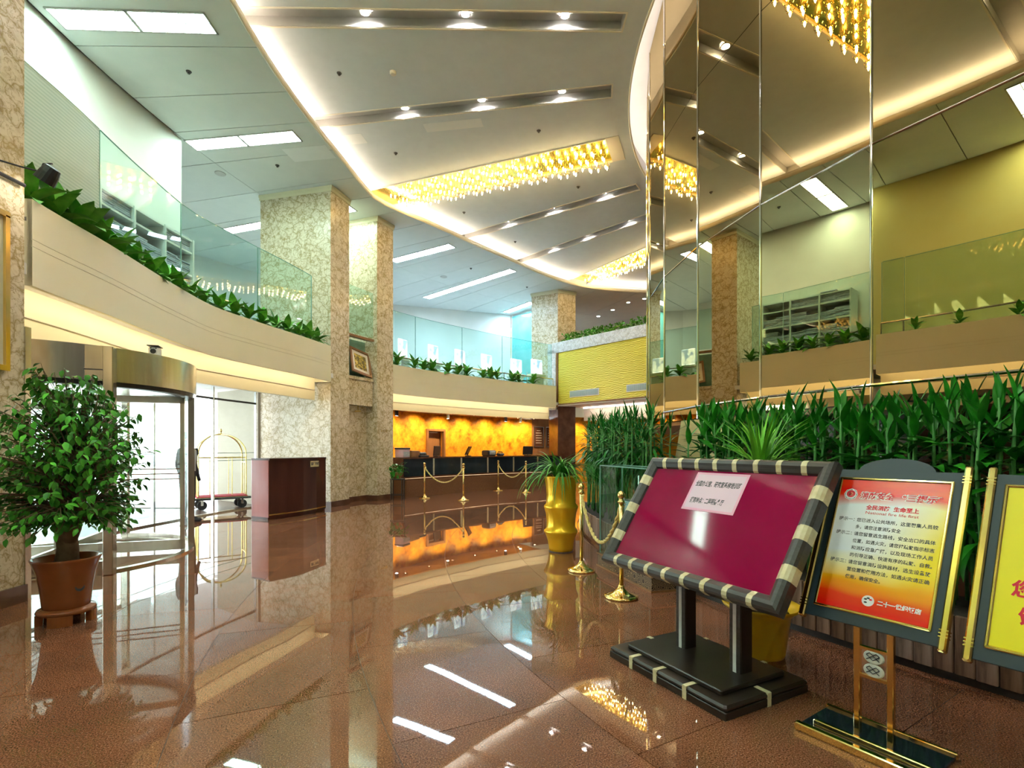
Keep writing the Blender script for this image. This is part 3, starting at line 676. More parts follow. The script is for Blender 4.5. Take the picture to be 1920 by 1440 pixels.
# pane and ledge between the two columns
t = thing('column_screen', 'glass screen and wooden rail between the two marble columns', 'screen')
p, q = Vector((-4.30, 13.36, 0)), Vector((-3.86, 14.24, 0)); d = (q-p).normalized(); nn = Vector((-d.y, d.x, 0))
m = MB(); m.prism([p, q, q+nn*.015, p+nn*.015], 4.5, 5.75); m.build('pane', M['glass'], t)
m = MB(); m.prism([p+nn*.1, q+nn*.1, q-nn*.03, p-nn*.03], 4.40, 4.46); m.build('wooden_rail', M['wood'], t)
m = MB(); m.prism([p+nn*.4, q+nn*.4, q+nn*.3, p+nn*.3], 3.3, 4.4); m.build('dark_panel', M['glass_edge'], t)
m = MB(); m.prism([p-nn*.02, q-nn*.02, q+nn*.45, p+nn*.45], 3.28, 3.36); m.build('ledge', M['marble'], t)
m = MB(); m.prism([p+nn*.02, q+nn*.02, q+nn*.2, p+nn*.2], 2.60, 3.28); 
struct(m.build('wall_between_columns', M['marble']), 'marble wall above the recess between the two columns')
p2, q2 = Vector((-4.52, 13.45, 0)), Vector((-4.05, 14.45, 0))
m = MB(); m.prism([p2, q2, q2+nn*.12, p2+nn*.12], 0, 2.62); m2 = MB(); 
struct(m.build('wall_recess', M['marble']), 'marble panel at the back of the recess between the columns')
m2.prism([p2-nn*.015, q2-nn*.015, q2, p2], 0, .13); struct(m2.build('baseboard_recess', M['brownmarble']), 'dark base strip of the recess between the columns')
m = MB(); m.box((-4.18, 13.9, 2.45), (.16, .05, .03)); m.tube([(-4.18, 13.9, 2.45), (-4.18, 13.9, 2.6)], .01, 6)
tag(m.build('recess_lamp', M['gold']), 'small brass lamp hanging in the recess between the columns', 'lamp')
# picture leaning on the ledge
Mx = frame_matrix((-4.25, 13.56, 3.50), (.5, .86, -.18), (-.30, .16, 1))
t = thing('framed_picture', 'tilted framed autumn tree picture resting between the columns', 'picture', M=Mx)
m = MB()
for c, s in (((.36, .03, .02), (.72, .06, .04)), ((.36, .72, .02), (.72, .06, .04)), ((.03, .375, .02), (.06, .63, .04)), ((.69, .375, .02), (.06, .63, .04))): m.box(c, s)
m.build('frame', M['wood'], t)
m = MB(); m.box((.36, .375, .005), (.62, .64, .01)); m.build('mount', M['cream_edge'], t)
m = MB(); m.box((.36, .375, .012), (.42, .44, .006)); m.build('print', M['painting'], t)
# room number plate on column 2

# ------------------------------------------------------------------ text helper (flat lettering as thin mesh)
def text_mesh(body, size, mat, bold=0.0, align='LEFT', shear=0.0, spacing=1.0):
    cu = bpy.data.curves.new('lettering', 'FONT'); cu.body = body; cu.size = size; cu.align_x = align; cu.offset = bold; cu.shear = shear
    cu.space_character = spacing; cu.resolution_u = 2
    o = bpy.data.objects.new('lettering', cu); COL.objects.link(o)
    bpy.context.view_layer.update()
    dg = bpy.context.evaluated_depsgraph_get()
    me = bpy.data.meshes.new_from_object(o.evaluated_get(dg))
    bpy.data.objects.remove(o); bpy.data.curves.remove(cu)
    me.materials.clear(); me.materials.append(mat); return me
def write(parent, body, x, y, z, size, mat, bold=0.0, align='LEFT', shear=0.0, width=None, name='lettering'):
    me = text_mesh(body, size, mat, bold, align, shear)
    s = 1.0
    if width and len(me.vertices):
        xs = [v.co.x for v in me.vertices]; w = max(xs)-min(xs)
        if w > 0: s = width/w
    return inst(name, me, parent, Matrix.Translation((x, y, z)) @ Matrix.Diagonal((s, 1, 1, 1)))

# plate on the second column
Mx = frame_matrix((-3.70, 14.32, 1.90), (.42, .9, 0), (0, 0, 1))
t = thing('column_plate', 'small brass lettered plate on the second marble column', 'plate', M=Mx)
m = MB(); m.box((.19, .04, .006), (.36, .10, .008)); m.build('plate', M['marble'], t)
write(t, '▲会议室', .03, .01, .012, .075, M['gold'], .002)

# ------------------------------------------------------------------ entrance: facade glass, revolving door, cart, desk
t = thing('entrance_glazing', 'frameless glass wall right of the revolving door', 'glass wall')
cutsF = [2.5, -4.0, -9.2, -13.6]
for i, (a, b) in enumerate(zip(cutsF, cutsF[1:])):
    m = MB(); m.ribbon(arc(17.8, a-.06, b+.06, 5), arc(17.815, a-.06, b+.06, 5), .02, 2.52); g = m.build('pane', M['glass_clear'], t)
    m = MB(); m.ribbon(arc(17.8, a-.06, b+.06, 5), arc(17.815, a-.06, b+.06, 5), 2.56, 2.98); m.build('transom_pane', M['glass_clear'], t)
    for z in (1.16, 1.33):
        m = MB(); m.ribbon(arc(17.795, a-.06, b+.06, 5), arc(17.80, a-.06, b+.06, 5), z, z+.012); m.build('safety_line', M['glass_edge'], g)
    m = MB(); m.box((*P(17.8, b), 1.5), (.05, .05, 3.0)); m.build('mullion', M['chrome'], t)
m = MB(); m.ribbon(arc(17.78, 2.5, -13.6, 10), arc(17.83, 2.5, -13.6, 10), 2.52, 2.56); m.build('transom_bar', M['dark'], t)
m = MB(); m.ribbon(arc(17.77, 2.5, -13.6, 10), arc(17.84, 2.5, -13.6, 10), .0, .03); m.build('sill', M['steel'], t)
# cream vestibule wall behind the cart
wall('wall_vestibule', [(-6.4, 13.1), (-8.15, 14.35)], 0, 3.0, .1, 'tan', 'cream wall of the vestibule behind the luggage cart')
# outer doors far outside
t = thing('outer_glass_door', 'outer pair of glass doors with steel pulls seen through the revolving door', 'door', (-9.6, 11.2, 0), rad(70))
for s in (-1, 1):
    m = MB(); m.box((s*.52, 0, 1.15), (1.0, .015, 2.3)); l = m.build('door_leaf', M['glass_clear'], t)
    m = MB(); m.box((s*1.0, 0, 1.15), (.05, .05, 2.3)); m.box((s*.52, 0, .05), (1.0, .05, .1)); m.box((s*.52, 0, 2.3), (1.0, .05, .1)); m.build('stile', M['steel'], l)
    m = MB(); m.tube([(s*.1, -.06, .8), (s*.1, -.06, 1.5)], .016, 8); m.build('handle', M['chrome'], l)
# revolving door
RX, RY, RR = -5.9, 6.75, 1.42
t = thing('revolving_door', 'round steel and glass revolving door under the balcony', 'revolving door', (RX, RY, 0))
def cir(r, a0, a1, n): return [(r*cos(rad(x)), r*sin(rad(x))) for x in lin(a0, a1, n)]
m = MB(); m.ribbon(cir(RR+.06, -75, 120, 40), cir(RR-.02, -75, 120, 40), 2.22, 2.62); m.build('canopy_fascia', M['steel'], t, auto=40)
m = MB(); m.lathe([(RR+.05, 2.60), (.01, 2.61)], 48, cap=False); m.build('canopy_roof', M['steel'], t)
m = MB(); m.lathe([(RR-.02, 2.235), (.01, 2.235)], 48, cap=False); m.build('canopy_soffit', M['steel'], t)
m = MB(); m.ribbon(cir(RR+.02, -180, 180, 60), cir(RR-.10, -180, 180, 60), 2.17, 2.22); m.build('dark_track', M['black'], t)
m = MB(); m.ribbon(cir(RR+.03, -180, 180, 60), cir(RR-.06, -180, 180, 60), .0, .025); m.build('floor_ring', M['steel'], t)
for a0, a1 in ((38, 100), (190, 262)):
    m = MB(); m.ribbon(cir(RR, a0, a1, 12), cir(RR-.014, a0, a1, 12), .1, 2.18); g = m.build('curved_pane', M['glass_clear'], t)
    m = MB(); m.ribbon(cir(RR+.01, a0, a1, 12), cir(RR-.03, a0, a1, 12), .02, .1); m.build('bottom_rail', M['steel'], g)
for a in (38, 100, 190, 262):
    m = MB(); m.box((RR*cos(rad(a)), RR*sin(rad(a)), 1.1), (.08, .08, 2.2), Matrix.Rotation(rad(a), 3, 'Z')); m.build('post', M['steel'], t)
for a in (20, 110, 200, 290):
    R3 = Matrix.Rotation(rad(a), 4, 'Z')
    m = MB(); m.box((.72, 0, 1.12), (1.22, .012, 1.9)); g = m.build('wing_pane', M['glass_clear'], t, M=R3)
    m = MB(); m.box((.72, 0, .10), (1.30, .04, .14)); m.box((.72, 0, 2.12), (1.30, .04, .09)); m.box((1.34, 0, 1.1), (.05, .04, 2.1)); m.box((.08, 0, 1.1), (.05, .04, 2.1)); m.build('wing_frame', M['steel'], g)
    m = MB()
    for z in (1.02, 1.09, 1.16): m.tube([(.12, -.04, z), (1.32, -.04, z)], .009, 6)
    m.build('push_bars', M['chrome'], g)
m = MB(); m.tube([(0, 0, .02), (0, 0, 2.22)], .05, 12); m.build('centre_shaft', M['chrome'], t)
# flat steel portal to the left of the drum
pz = Vector((-4.62-RX, 5.88-RY, 0)); pl_ = Vector((-5.75-RX, 5.45-RY, 0)); dd = (pz-pl_); Lh = dd.length; ang = math.atan2(dd.y, dd.x)
Mp = Matrix.Translation(pl_) @ Matrix.Rotation(ang, 4, 'Z')
m = MB(); m.box((Lh/2, 0, 2.42), (Lh, .10, .38)); m.build('portal_header', M['steel'], t, M=Mp)
m = MB(); m.box((Lh/2, -.052, 2.34), (Lh*.92, .004, .012)); m.build('header_joint', M['dark'], t, M=Mp)
m = MB(); m.bbox((Lh, 0, 1.305), (.10, .13, 2.61), .008); m.build('portal_post', M['steel'], t, M=Mp)
m = MB(); m.box((Lh/2, 0, .08), (Lh, .06, .16)); m.build('portal_sill', M['steel'], t, M=Mp)
m = MB(); m.box((Lh/2-.03, 0, 1.19), (Lh-.16, .014, 2.06)); m.build('portal_pane', M['glass_clear'], t, M=Mp)
# cameras on the canopy
def secam(loc, rz, label):
    t = thing('security_camera', label, 'camera', loc, rz)
    m = MB(); m.lathe([(.075, 0), (.075, .02), (.05, .035), (.045, .05)], 16); m.build('base_ring', M['gold'], t)
    m = MB(); m.bbox((0, 0, .115), (.12, .15, .12), .02); b = m.build('housing', M['white'], t)
    m = MB(); m.lathe([(.03, 0), (.034, .012), (.02, .014), (.001, .012)], 14); m.build('lens', M['black'], b, M=Matrix.Translation((0, -.075, .11)) @ Matrix.Rotation(PI/2, 4, 'X'))
    for s in (-1, 1):
        m = MB(); m.ball((s*.03, -.076, .15), .009, 8, 4); m.build('led', M['black'], b)
    m = MB(); m.bbox((0, -.01, .182), (.14, .19, .012), .004); m.build('hood', M['black'], b)
_cx, _cy = -4.74, 6.80
secam((_cx, _cy, 2.612), rad(20), 'small white security camera standing on the revolving door canopy')
m = MB(); m.lathe([(.07, 0), (.07, .02), (.05, .04), (.001, .045)], 16)
tag(m.build('motion_sensor', M['gold'], M=Matrix.Translation((-4.72, 6.42, 2.612))), 'low brass sensor puck on the canopy left of the camera', 'sensor')
# luggage cart
t = thing('luggage_cart', 'brass birdcage luggage cart with red carpet behind the glass', 'luggage cart', (-7.02, 12.35, 0), rad(38))
m = MB(); m.bbox((0, 0, .26), (1.12, .62, .06), .02); m.build('platform', M['gold'], t)
m = MB(); m.bbox((0, 0, .30), (1.06, .56, .03), .01); m.build('carpet', M['carpet'], t)
m = MB(); m.tube([(.58, .33, .26), (.58, -.33, .26), (-.58, -.33, .26), (-.58, .33, .26)], .028, 8, True); m.build('bumper', M['rubber'], t)
for sx in (-1, 1):
    for sy in (-1, 1):
        m = MB(); m.lathe([(.1, -.02), (.105, 0), (.1, .02)], 18); w = m.build('wheel', M['rubber'], t, M=Matrix.Translation((sx*.42, sy*.22, .105)) @ Matrix.Rotation(PI/2, 4, 'X'))
        m = MB(); m.box((0, .07, .0), (.05, .14, .06)); m.build('caster_fork', M['steel'], w)
        m = MB(); m.tube([(sx*.5, sy*.25, .3), (sx*.5, sy*.25, 1.3)]+[(sx*.5*cos(q), sy*.25*cos(q), 1.3+.48*sin(q)) for q in lin(.2, PI/2, 8)], .018, 8); m.build('post', M['gold'], t)
for sx in (-1, 1):
    m = MB(); m.tube([(sx*.5, -.25, 1.1), (sx*.5, .25, 1.1)], .013, 8); m.tube([(sx*.5, 0, .3), (sx*.5, 0, 1.1)], .011, 8); m.build('end_rail', M['gold'], t)
for sy in (-1, 1):
    m = MB(); m.tube([(-.5, sy*.25, 1.22), (.5, sy*.25, 1.22)], .013, 8); m.tube([(-.2, sy*.25, .3), (-.2, sy*.25, 1.22)], .010, 8); m.tube([(.2, sy*.25, .3), (.2, sy*.25, 1.22)], .010, 8); m.build('side_rail', M['gold'], t)
m = MB(); m.lathe([(.012, 1.77), (.02, 1.80), (.012, 1.83), (.028, 1.86), (.02, 1.89), (.001, 1.92)], 12); m.build('finial', M['gold'], t)
# bell desk
t = thing('bell_desk', 'dark wooden bell desk with curved front beside the nearer column', 'desk')
F = [(x_+.13, y_) for x_, y_ in [(-5.02, 10.30), (-4.80, 10.62), (-4.62, 11.02), (-4.50, 11.45), (-4.44, 11.85)]]
Bk = [(x_+.13, y_) for x_, y_ in [(-5.50, 10.55), (-5.35, 10.9), (-5.2, 11.25), (-5.08, 11.62), (-5.0, 12.0)]]
m = MB(); m.ribbon(F, Bk, .05, 1.20); m.build('body', M['darkwood'], t)
m = MB(); f0, b0 = Vector((*F[0], 0)), Vector((*Bk[0], 0)); m.prism([f0, b0, b0+Vector((.02, -.03, 0)), f0+Vector((.0, -.025, 0))], .05, 1.20); m.build('side_panel', M['rosewood'], t)
m = MB(); m.ribbon([(p[0]+.02, p[1]-.02) for p in F], Bk, 1.20, 1.24); m.build('top', M['darkwood'], t)
m = MB(); m.ribbon([(p[0]+.012, p[1]-.01) for p in F], F, .09, .115); m.build('brass_line', M['gold'], t)
m = MB(); m.ribbon([(p[0]-.03, p[1]+.02) for p in F], Bk, 0, .05); m.build('kick', M['darkwood'], t)
q0, q1 = Vector((-4.425, 11.22, 0)), Vector((-4.36, 11.52, 0))
Mx = frame_matrix((q0.x+.012, q0.y-.01, 1.06), (q1-q0), (0, 0, 1)); pt = MB(); pt.box((.14, .04, .01), (.30, .13, .012)); pl = pt.build('name_plate', M['inlay'], t, M=Mx)
write(pl, '行李部', .08, .02, .018, .07, M['ink'], .002); m = MB()
for i in (0, 1):
    for j in (0, 1): m.box((.02+i*.035, .025+j*.035, .018), (.03, .03, .002))
m.build('emblem', M['ink'], pl)
# doorman mostly hidden behind the steel post
def person():
    t = thing('person', 'person in dark trousers and pale shirt half hidden behind the revolving door', 'person', (-6.31, 9.95, 0), rad(-4))
    V = []; E = []; R = []
    def v(p, r, par=None):
        V.append(p); R.append(r)
        if par is not None: E.append((par, len(V)-1))
        return len(V)-1
    pel = v((0, 0, .94), .15); wa = v((0, 0, 1.12), .13, pel); ch = v((0, 0, 1.33), .155, wa); nk = v((0, 0, 1.48), .06, ch); hb = v((.01, 0, 1.57), .075, nk); ht = v((.01, 0, 1.68), .08, hb)
    for s in (-1, 1):
        h = v((0, s*.10, .86), .095, pel); k = v((.02, s*.10, .49), .065, h); an = v((0, s*.10, .10), .045, k); v((.16, s*.105, .045), .04, an)
        sh = v((0, s*.19, 1.40), .06, ch); el = v((-.02, s*.24, 1.12), .045, sh); wr = v((.06, s*.23, .88), .032, el); v((.09, s*.225, .79), .034, wr)
    me = bpy.data.meshes.new('body'); me.from_pydata(V, E, []); me.materials.append(M['trouser'])
    o = inst('body', me, t); me.skin_vertices or None
    o.modifiers.new('skin', 'SKIN')
    sk = o.data.skin_vertices[0].data if o.data.skin_vertices else None
    if sk is None:
        bpy.context.view_layer.update()
        sk = o.data.skin_vertices[0].data if o.data.skin_vertices else None
    if sk:
        for i, r in enumerate(R): sk[i].radius = (r, r); sk[i].use_root = (i == 0)
        su = o.modifiers.new('sub', 'SUBSURF'); su.levels = 2; su.render_levels = 2
    m = MB(); m.lathe([(.01, 1.49), (.06, 1.50), (.075, 1.56), (.083, 1.62), (.078, 1.68), (.05, 1.73), (.005, 1.75)], 16, (.012, 0, 0), sy=.85); h = m.build('head', M['skin'], t, smooth=True)
    m = MB(); m.lathe([(.086, 1.63), (.09, 1.67), (.08, 1.72), (.05, 1.755), (.005, 1.768)], 16, (-.008, 0, 0), sy=.9); m.build('hair', M['black'], t, smooth=True)
    m = MB(); m.lathe([(.155, 1.0), (.15, 1.12), (.172, 1.30), (.165, 1.40), (.10, 1.47), (.065, 1.49)], 18, sx=.8, sy=1.15); m.build('shirt', M['shirt'], t, smooth=True)
    for s in (-1, 1):
        m = MB(); m.bbox((.07, s*.105, .045), (.28, .10, .085), .03); m.build('shoe', M['black'], t)
person()

# wall lamp and picture on the left pier
t = thing('picture_lamp', 'black spot lamp on a rail above the picture on the left pier', 'lamp', (-4.62, 4.70, 3.93))
m = MB(); m.tube([(.02, -.35, -.02), (.05, .1, -.02)], .018, 8); m.build('rail', M['black'], t)
m = MB(); m.tube([(.0, -.1, .11), (.12, .0, .10), (.27, .06, .08)], .008, 6); m.build('arm', M['black'], t)
Ml = Matrix.Translation((.30, .07, .06)) @ Matrix.Rotation(rad(35), 4, 'Y')
m = MB(); m.lathe([(.03, .09), (.06, .08), (.075, .02), (.085, -.07), (.078, -.07), (.07, .0)], 18, cap=False); h = m.build('lamp_shade', M['black'], t, M=Ml)
m = MB(); m.lathe([(.001, -.03), (.074, -.03)], 16, cap=False); m.build('lamp_disc', M['e_cove'], h)
m = MB(); m.tube([(-.09, 0, .02), (-.1, 0, .06), (-.03, 0, .11)], .008, 6); m.build('bracket', M['black'], h)
Mx = frame_matrix((-4.615, 4.17, 2.15), (0, 1, 0), (0, 0, 1))
t = thing('gilt_picture', 'large gilt framed picture hung on the left marble pier', 'picture', M=Mx)
m = MB()
for c, s in (((.25, .025, .02), (.50, .05, .04)), ((.25, 1.42, .02), (.50, .05, .04)), ((.02, .73, .02), (.04, 1.36, .04)), ((.48, .73, .02), (.04, 1.36, .04))): m.box(c, s)
m.build('frame', M['gold'], t)
m = MB(); m.box((.25, .73, .008), (.46, 1.36, .01)); m.build('mount', M['cream_edge'], t)
m = MB(); m.box((.25, .70, .015), (.34, 1.05, .006)); m.build('print', M['painting2'], t)
m = MB(); m.box((-4.61, 4.5, .08), (.03, .72, .16)); struct(m.build('baseboard_left', M['brownmarble']), 'dark marble skirting at the foot of the left pier')
m = MB(); m.box((-4.635, 4.875, 1.3), (.06, .06, 2.6)); struct(m.build('trim_5', M['steel']), 'steel corner strip on the left pier')

# ------------------------------------------------------------------ reception
AW = 17.6
ww = MB(); 
for a0, a1, z0, z1 in ((-20, -36.6, 0, 2.72), (-36.6, -39.2, 2.12, 2.72), (-39.2, -54.9, 0, 2.72), (-60, -85, 0, 2.9)):
    ww.ribbon(arc(AW, a0, a1, 10), arc(AW+.1, a0, a1, 10), z0, z1)
struct(ww.build('wall_reception', M['amber']), 'glowing amber onyx wall behind the reception counter')
m = MB(); m.ribbon(arc(AW-.04, -54.9, -60, 6), arc(AW+.1, -54.9, -60, 6), 0, 2.9); struct(m.build('wall_board', M['wood']), 'brown timber wall bay right of the amber wall')
# door in amber wall
p, q = Vector((*P(AW, -36.6), 0)), Vector((*P(AW, -39.2), 0)); d = q-p; L = d.length; ang = math.atan2(d.y, d.x)
t = thing('door_1', 'brown panelled door in the amber reception wall', 'door', p, ang); t['kind'] = 'structure'
m = MB(); m.box((-.03, -.02, 1.06), (.08, .12, 2.12)); m.box((L+.03, -.02, 1.06), (.08, .12, 2.12)); m.box((L/2, -.02, 2.12), (L+.14, .12, .08)); m.build('door_frame', M['wood'], t)
m = MB(); m.box((L/2, .25, 1.1), (L+.7, .04, 2.4)); m.box((-.2, .17, 1.1), (.3, .14, 2.3)); m.box((L+.2, .17, 1.1), (.3, .14, 2.3)); l = m.build('door_leaf', M['wood'], t)
for z, h in ((.55, .7), (1.45, .8)):
    m = MB(); m.bbox((L/2, .225, z), (L*.6, .02, h), .008); m.build('door_panel', M['wood'], l)
m = MB(); m.box((L/2, .1, 2.03), (L*.5, .05, .03)); m.build('lamp_tube', M['white'], t)
# framed boards
for k, a in enumerate((-56.0, -58.2)):
    p = P(AW-.06, a+.85); q = P(AW-.06, a-.85); dv = Vector((q[0]-p[0], q[1]-p[1], 0)); W = dv.length
    Mx = frame_matrix((p[0], p[1], 1.55), dv, (0, 0, 1))
    t = thing('framed_board', 'dark framed rate board on the timber bay, '+('left' if k == 0 else 'right')+' of the pair', 'board', M=Mx, group='rate boards')
    m = MB(); m.box((W/2, .4, .005), (W, .9, .01)); m.build('panel', M['brownmarble'], t)
    m = MB(); m.box((W/2, -.04, .01), (W, .025, .02)); m.box((W/2, .84, .01), (W, .025, .02)); m.box((0, .4, .01), (.025, .9, .02)); m.box((W, .4, .01), (.025, .9, .02)); m.build('frame', M['chrome'], t)
    m = MB()
    for j in range(6): m.box((W/2, .68-.11*j, .012), (W*(.62 if j else .4), .02, .003))
    m.build('print_lines', M['cream_edge'], t)
# counter
CT = [(-22, 15.62), (-30, 15.35), (-38, 15.02), (-45, 14.72), (-56, 14.5)]
t = thing('reception_counter', 'long curved reception counter with black glass front and granite base', 'counter')
m = MB(); m.ribbon(curve(CT, 0, -24.9, -51.5, 30), curve(CT, .62, -24.9, -51.5, 30), 0, .50); m.build('granite_base', M['browngranite'], t, auto=30)
m = MB(); m.ribbon(curve(CT, .10, -24.9, -51.5, 30), curve(CT, .6, -24.9, -51.5, 30), .50, 1.13); m.build('body', M['brownmarble'], t)
m = MB(); m.ribbon(curve(CT, .02, -24.9, -51.5, 30), curve(CT, .64, -24.9, -51.5, 30), 1.13, 1.17); m.build('worktop', M['brownmarble'], t)
cc = [-25, -29.4, -33.8, -38.2, -42.6, -47.0, -51.4]
for i, (a, b) in enumerate(zip(cc, cc[1:])):
    m = MB(); m.ribbon(curve(CT, .06, a-.04, b+.04, 5), curve(CT, .10, a-.04, b+.04, 5), .60, 1.13); m.build('glass_front_panel', M['blackglass'], t)
    p = P(lerp_tab(CT, b)+.05, b); m = MB(); m.box((*p, .865), (.05, .05, .53)); m.build('steel_post', M['steel'], t)
cove('cove_light', 'thin warm light line under the black front of the reception counter', curve(CT, .07, -25, -51.4, 20), curve(CT, .085, -25, -51.4, 20), .535, .548, 'e_line')
# things on the counter
def on_counter(a, d, z=1.17): return Vector((*P(lerp_tab(CT, a)+d, a), z))
def monitor(a, label, tilt=.25, w=.50, rz=0):
    c = on_counter(a, .34)
    t = thing('monitor', label, 'monitor', c, rad(a)-PI/2+rz+PI, group='reception monitors')
    m = MB(); m.bbox((0, 0, .012), (.24, .18, .024), .008); m.build('stand_base', M['black'], t)
    m = MB(); m.tube([(0, .02, .02), (0, .03, .14)], .02, 8); m.build('stand_neck', M['black'], t)
    m = MB(); m.bbox((0, 0, 0), (w, .035, .32), .01); m.build('screen_back', M['black'], t, M=Matrix.Translation((0, 0, .19)) @ Matrix.Rotation(tilt, 4, 'X'))
monitor(-31.0, 'black monitor on the counter just right of the brown door', .1, .52, .3)
monitor(-36.0, 'black tilted monitor near the middle of the counter', .45, .46, .5)
monitor(-46.2, 'black monitor at the right end of the counter', .1, .52, 0)
c = on_counter(-28.6, .36); t = thing('card_reader', 'low black terminal on the counter below the brown door', 'terminal', c, rad(-28.6))
m = MB(); m.bbox((0, 0, .03), (.34, .44, .06), .015); m.build('body', M['black'], t); m = MB(); m.bbox((0, 0, .10), (.22, .34, .10), .03); m.build('head', M['black'], t)
c = on_counter(-25.8, .34); t = thing('document_tray', 'white and violet document holder at the left end of the counter', 'document holder', c, rad(-24.6))
m = MB(); m.bbox((0, 0, .12), (.30, .34, .24), .01); m.build('box', M['pinkpale'], t); m = MB(); m.bbox((0, 0, .265), (.32, .36, .05), .01); m.build('lid', M['black'], t)
m = MB(); m.bbox((.153, 0, .10), (.006, .3, .14), .002); m.build('card', M['linen'], t)
c = on_counter(-27.3, .36); m = MB(); m.bbox((0, 0, .10), (.28, .42, .20), .01)
tag(m.build('wooden_box', M['wood'], M=Matrix.Translation(c) @ Matrix.Rotation(rad(-26.3), 4, 'Z')), 'orange brown wooden box on the counter beside the document holder', 'box')
c = on_counter(-39.5, .36); t = thing('printer', 'grey printer with white paper on the reception counter', 'printer', c, rad(-39.5))
m = MB(); m.bbox((0, 0, .10), (.34, .44, .20), .03); m.build('body', M['black'], t); m = MB(); m.bbox((.17, 0, .12), (.03, .3, .14), .004); m.build('front', M['linen'], t); m = MB(); m.box((.19, 0, .14), (.02, .22, .05)); m.build('paper', M['white'], t)
c = on_counter(-41.4, .36); t = thing('telephone', 'dark desk telephone with gold handset beside the printer', 'telephone', c, rad(-41.4))
m = MB(); m.bbox((0, 0, .05), (.2, .26, .1), .03); m.build('body', M['black'], t); m = MB(); m.tube([(-.02, -.12, .10), (-.02, -.1, .14), (-.02, .1, .14), (-.02, .12, .10)], .022, 8); m.build('handset', M['gold'], t)
# ceiling spotlights over the counter
for k, a in enumerate((-26.0, -27.6, -35.2, -44.6, -47.2)):
    c = P(lerp_tab(CT, a)+1.05, a, 2.72); t = thing('pendant_spot', ORD[k]+' cylinder spotlight from the left under the reception ceiling', 'spotlight', c, 0, 'reception spotlights')
    m = MB(); m.tube([(0, 0, 0), (0, 0, -.06)], .012, 6); m.build('stem', M['steel'], t)
    m = MB(); m.lathe([(.055, -.06), (.06, -.07), (.06, -.26), (.05, -.26), (.05, -.2)], 14, cap=False); m.build('lamp_body', M['steel'] if k % 2 == 0 else M['black'], t)
    m = MB(); m.lathe([(.001, -.235), (.05, -.235)], 12, cap=False); m.build('lamp_disc', M['e_down'], t)
# wall washers: real lamps in the reception ceiling aimed at the onyx
for k, a in enumerate((-22.5, -26.5, -30.5, -34.5, -38.5, -42.5, -46.5, -50.5, -53.5, -63, -68)):
    c = P(AW-.75, a, 2.70); t = thing('wall_washer', ORD[k]+' recessed wall washer from the left above the amber wall', 'downlight', c, rad(a), 'amber wall washers')
    m = MB(); m.lathe([(.07, 0), (.07, .018), (.05, .018), (.05, .03)], 14, cap=False); m.build('ring', M['chrome'], t)
    ld = bpy.data.lights.new('washer', 'SPOT'); ld.energy = 40; ld.color = (1, .72, .40); ld.spot_size = rad(115); ld.spot_blend = .9; ld.shadow_soft_size = .04
    lo = bpy.data.objects.new('washer_light', ld); COL.objects.link(lo); lo.parent = t; lo.location = (0, 0, -.01); lo.rotation_euler = (0, rad(33), 0)

# ------------------------------------------------------------------ yellow panel wall and far hedge parapet
Y0 = Vector((1.85, 20.6, 0)); YD = Vector((.667, -.745, 0)); 
Mx = frame_matrix((Y0.x, Y0.y, 0), YD, (0, 0, 1))
t = thing('yellow_panel_wall', 'yellow wave textured panel wall under a marble parapet', 'wall panel', M=Mx)
m = MB(); m.box((3.6, 4.25, -.05), (7.2, 2.08, .06)); m.build('wave_panel', M['yellowwave'], t)
m = MB(); m.box((3.4, 5.49, -.1), (7.9, .42, .25)); m.box((-.33, 4.2, -.1), (.45, 2.4, .25)); m.build('marble_parapet', M['marble_grey'], t)
m = MB(); m.box((-.05, 4.2, .005), (.10, 2.2, .03)); m.box((3.6, 3.2, .01), (7.3, .05, .04)); m.build('edge_strip', M['wood'], t)
for x0, w in ((.62, 1.45), (3.3, 1.4)):
    m = MB(); m.box((x0+w/2, 3.56, -.012), (w, .26, .02)); g = m.build('air_grille', M['cream_edge'], t)
    m = MB()
    for k in range(int(w/.05)): m.box((x0+.04+k*.05, 3.56, .0), (.016, .2, .012))
    m.build('grille_slats', M['glass_edge'], g)
    m = MB(); m.box((x0+w/2, 3.56, -.004), (w-.05, .2, .008)); m.build('grille_void', M['trough'], g)
m = MB(); A = Y0+Vector((.02, .1, 0)); m.prism([Y0+Vector((.0, .05, 0)), Y0+Vector((.74, .3, 0)), Y0+Vector((.5, 1.0, 0)), Y0+Vector((-.3, .8, 0))], 0, 3.15)
tag(m.build('brown_column', M['brownmarble']), 'polished dark brown marble column under the yellow wall', 'column')
# soffit with cove behind the yellow wall
nback = Vector((.745, .667, 0))
m = MB(); q0 = Y0+YD*0; q1 = Y0+YD*7.2; m.prism([q0, q1, q1+nback*3.2, q0+nback*3.2], 3.13, 3.18); struct(m.build('ceiling_side', M['white']), 'white ceiling below the yellow wall')
m = MB(); m.prism([q0+nback*1.6, q1+nback*1.6, q1+nback*1.75, q0+nback*1.75], 2.6, 3.13); struct(m.build('trim_6', M['cream_edge']), 'pale fascia lit by a cove below the yellow wall')
m = MB(); m.prism([q0+nback*1.2+YD*.3, q1+nback*1.2, q1+nback*1.25, q0+nback*1.25+YD*.3], 3.08, 3.11); tag(m.build('cove_light', M['e_cove_pink']), 'hidden soft tube light below the yellow wall', 'cove light', 'hidden cove lights')
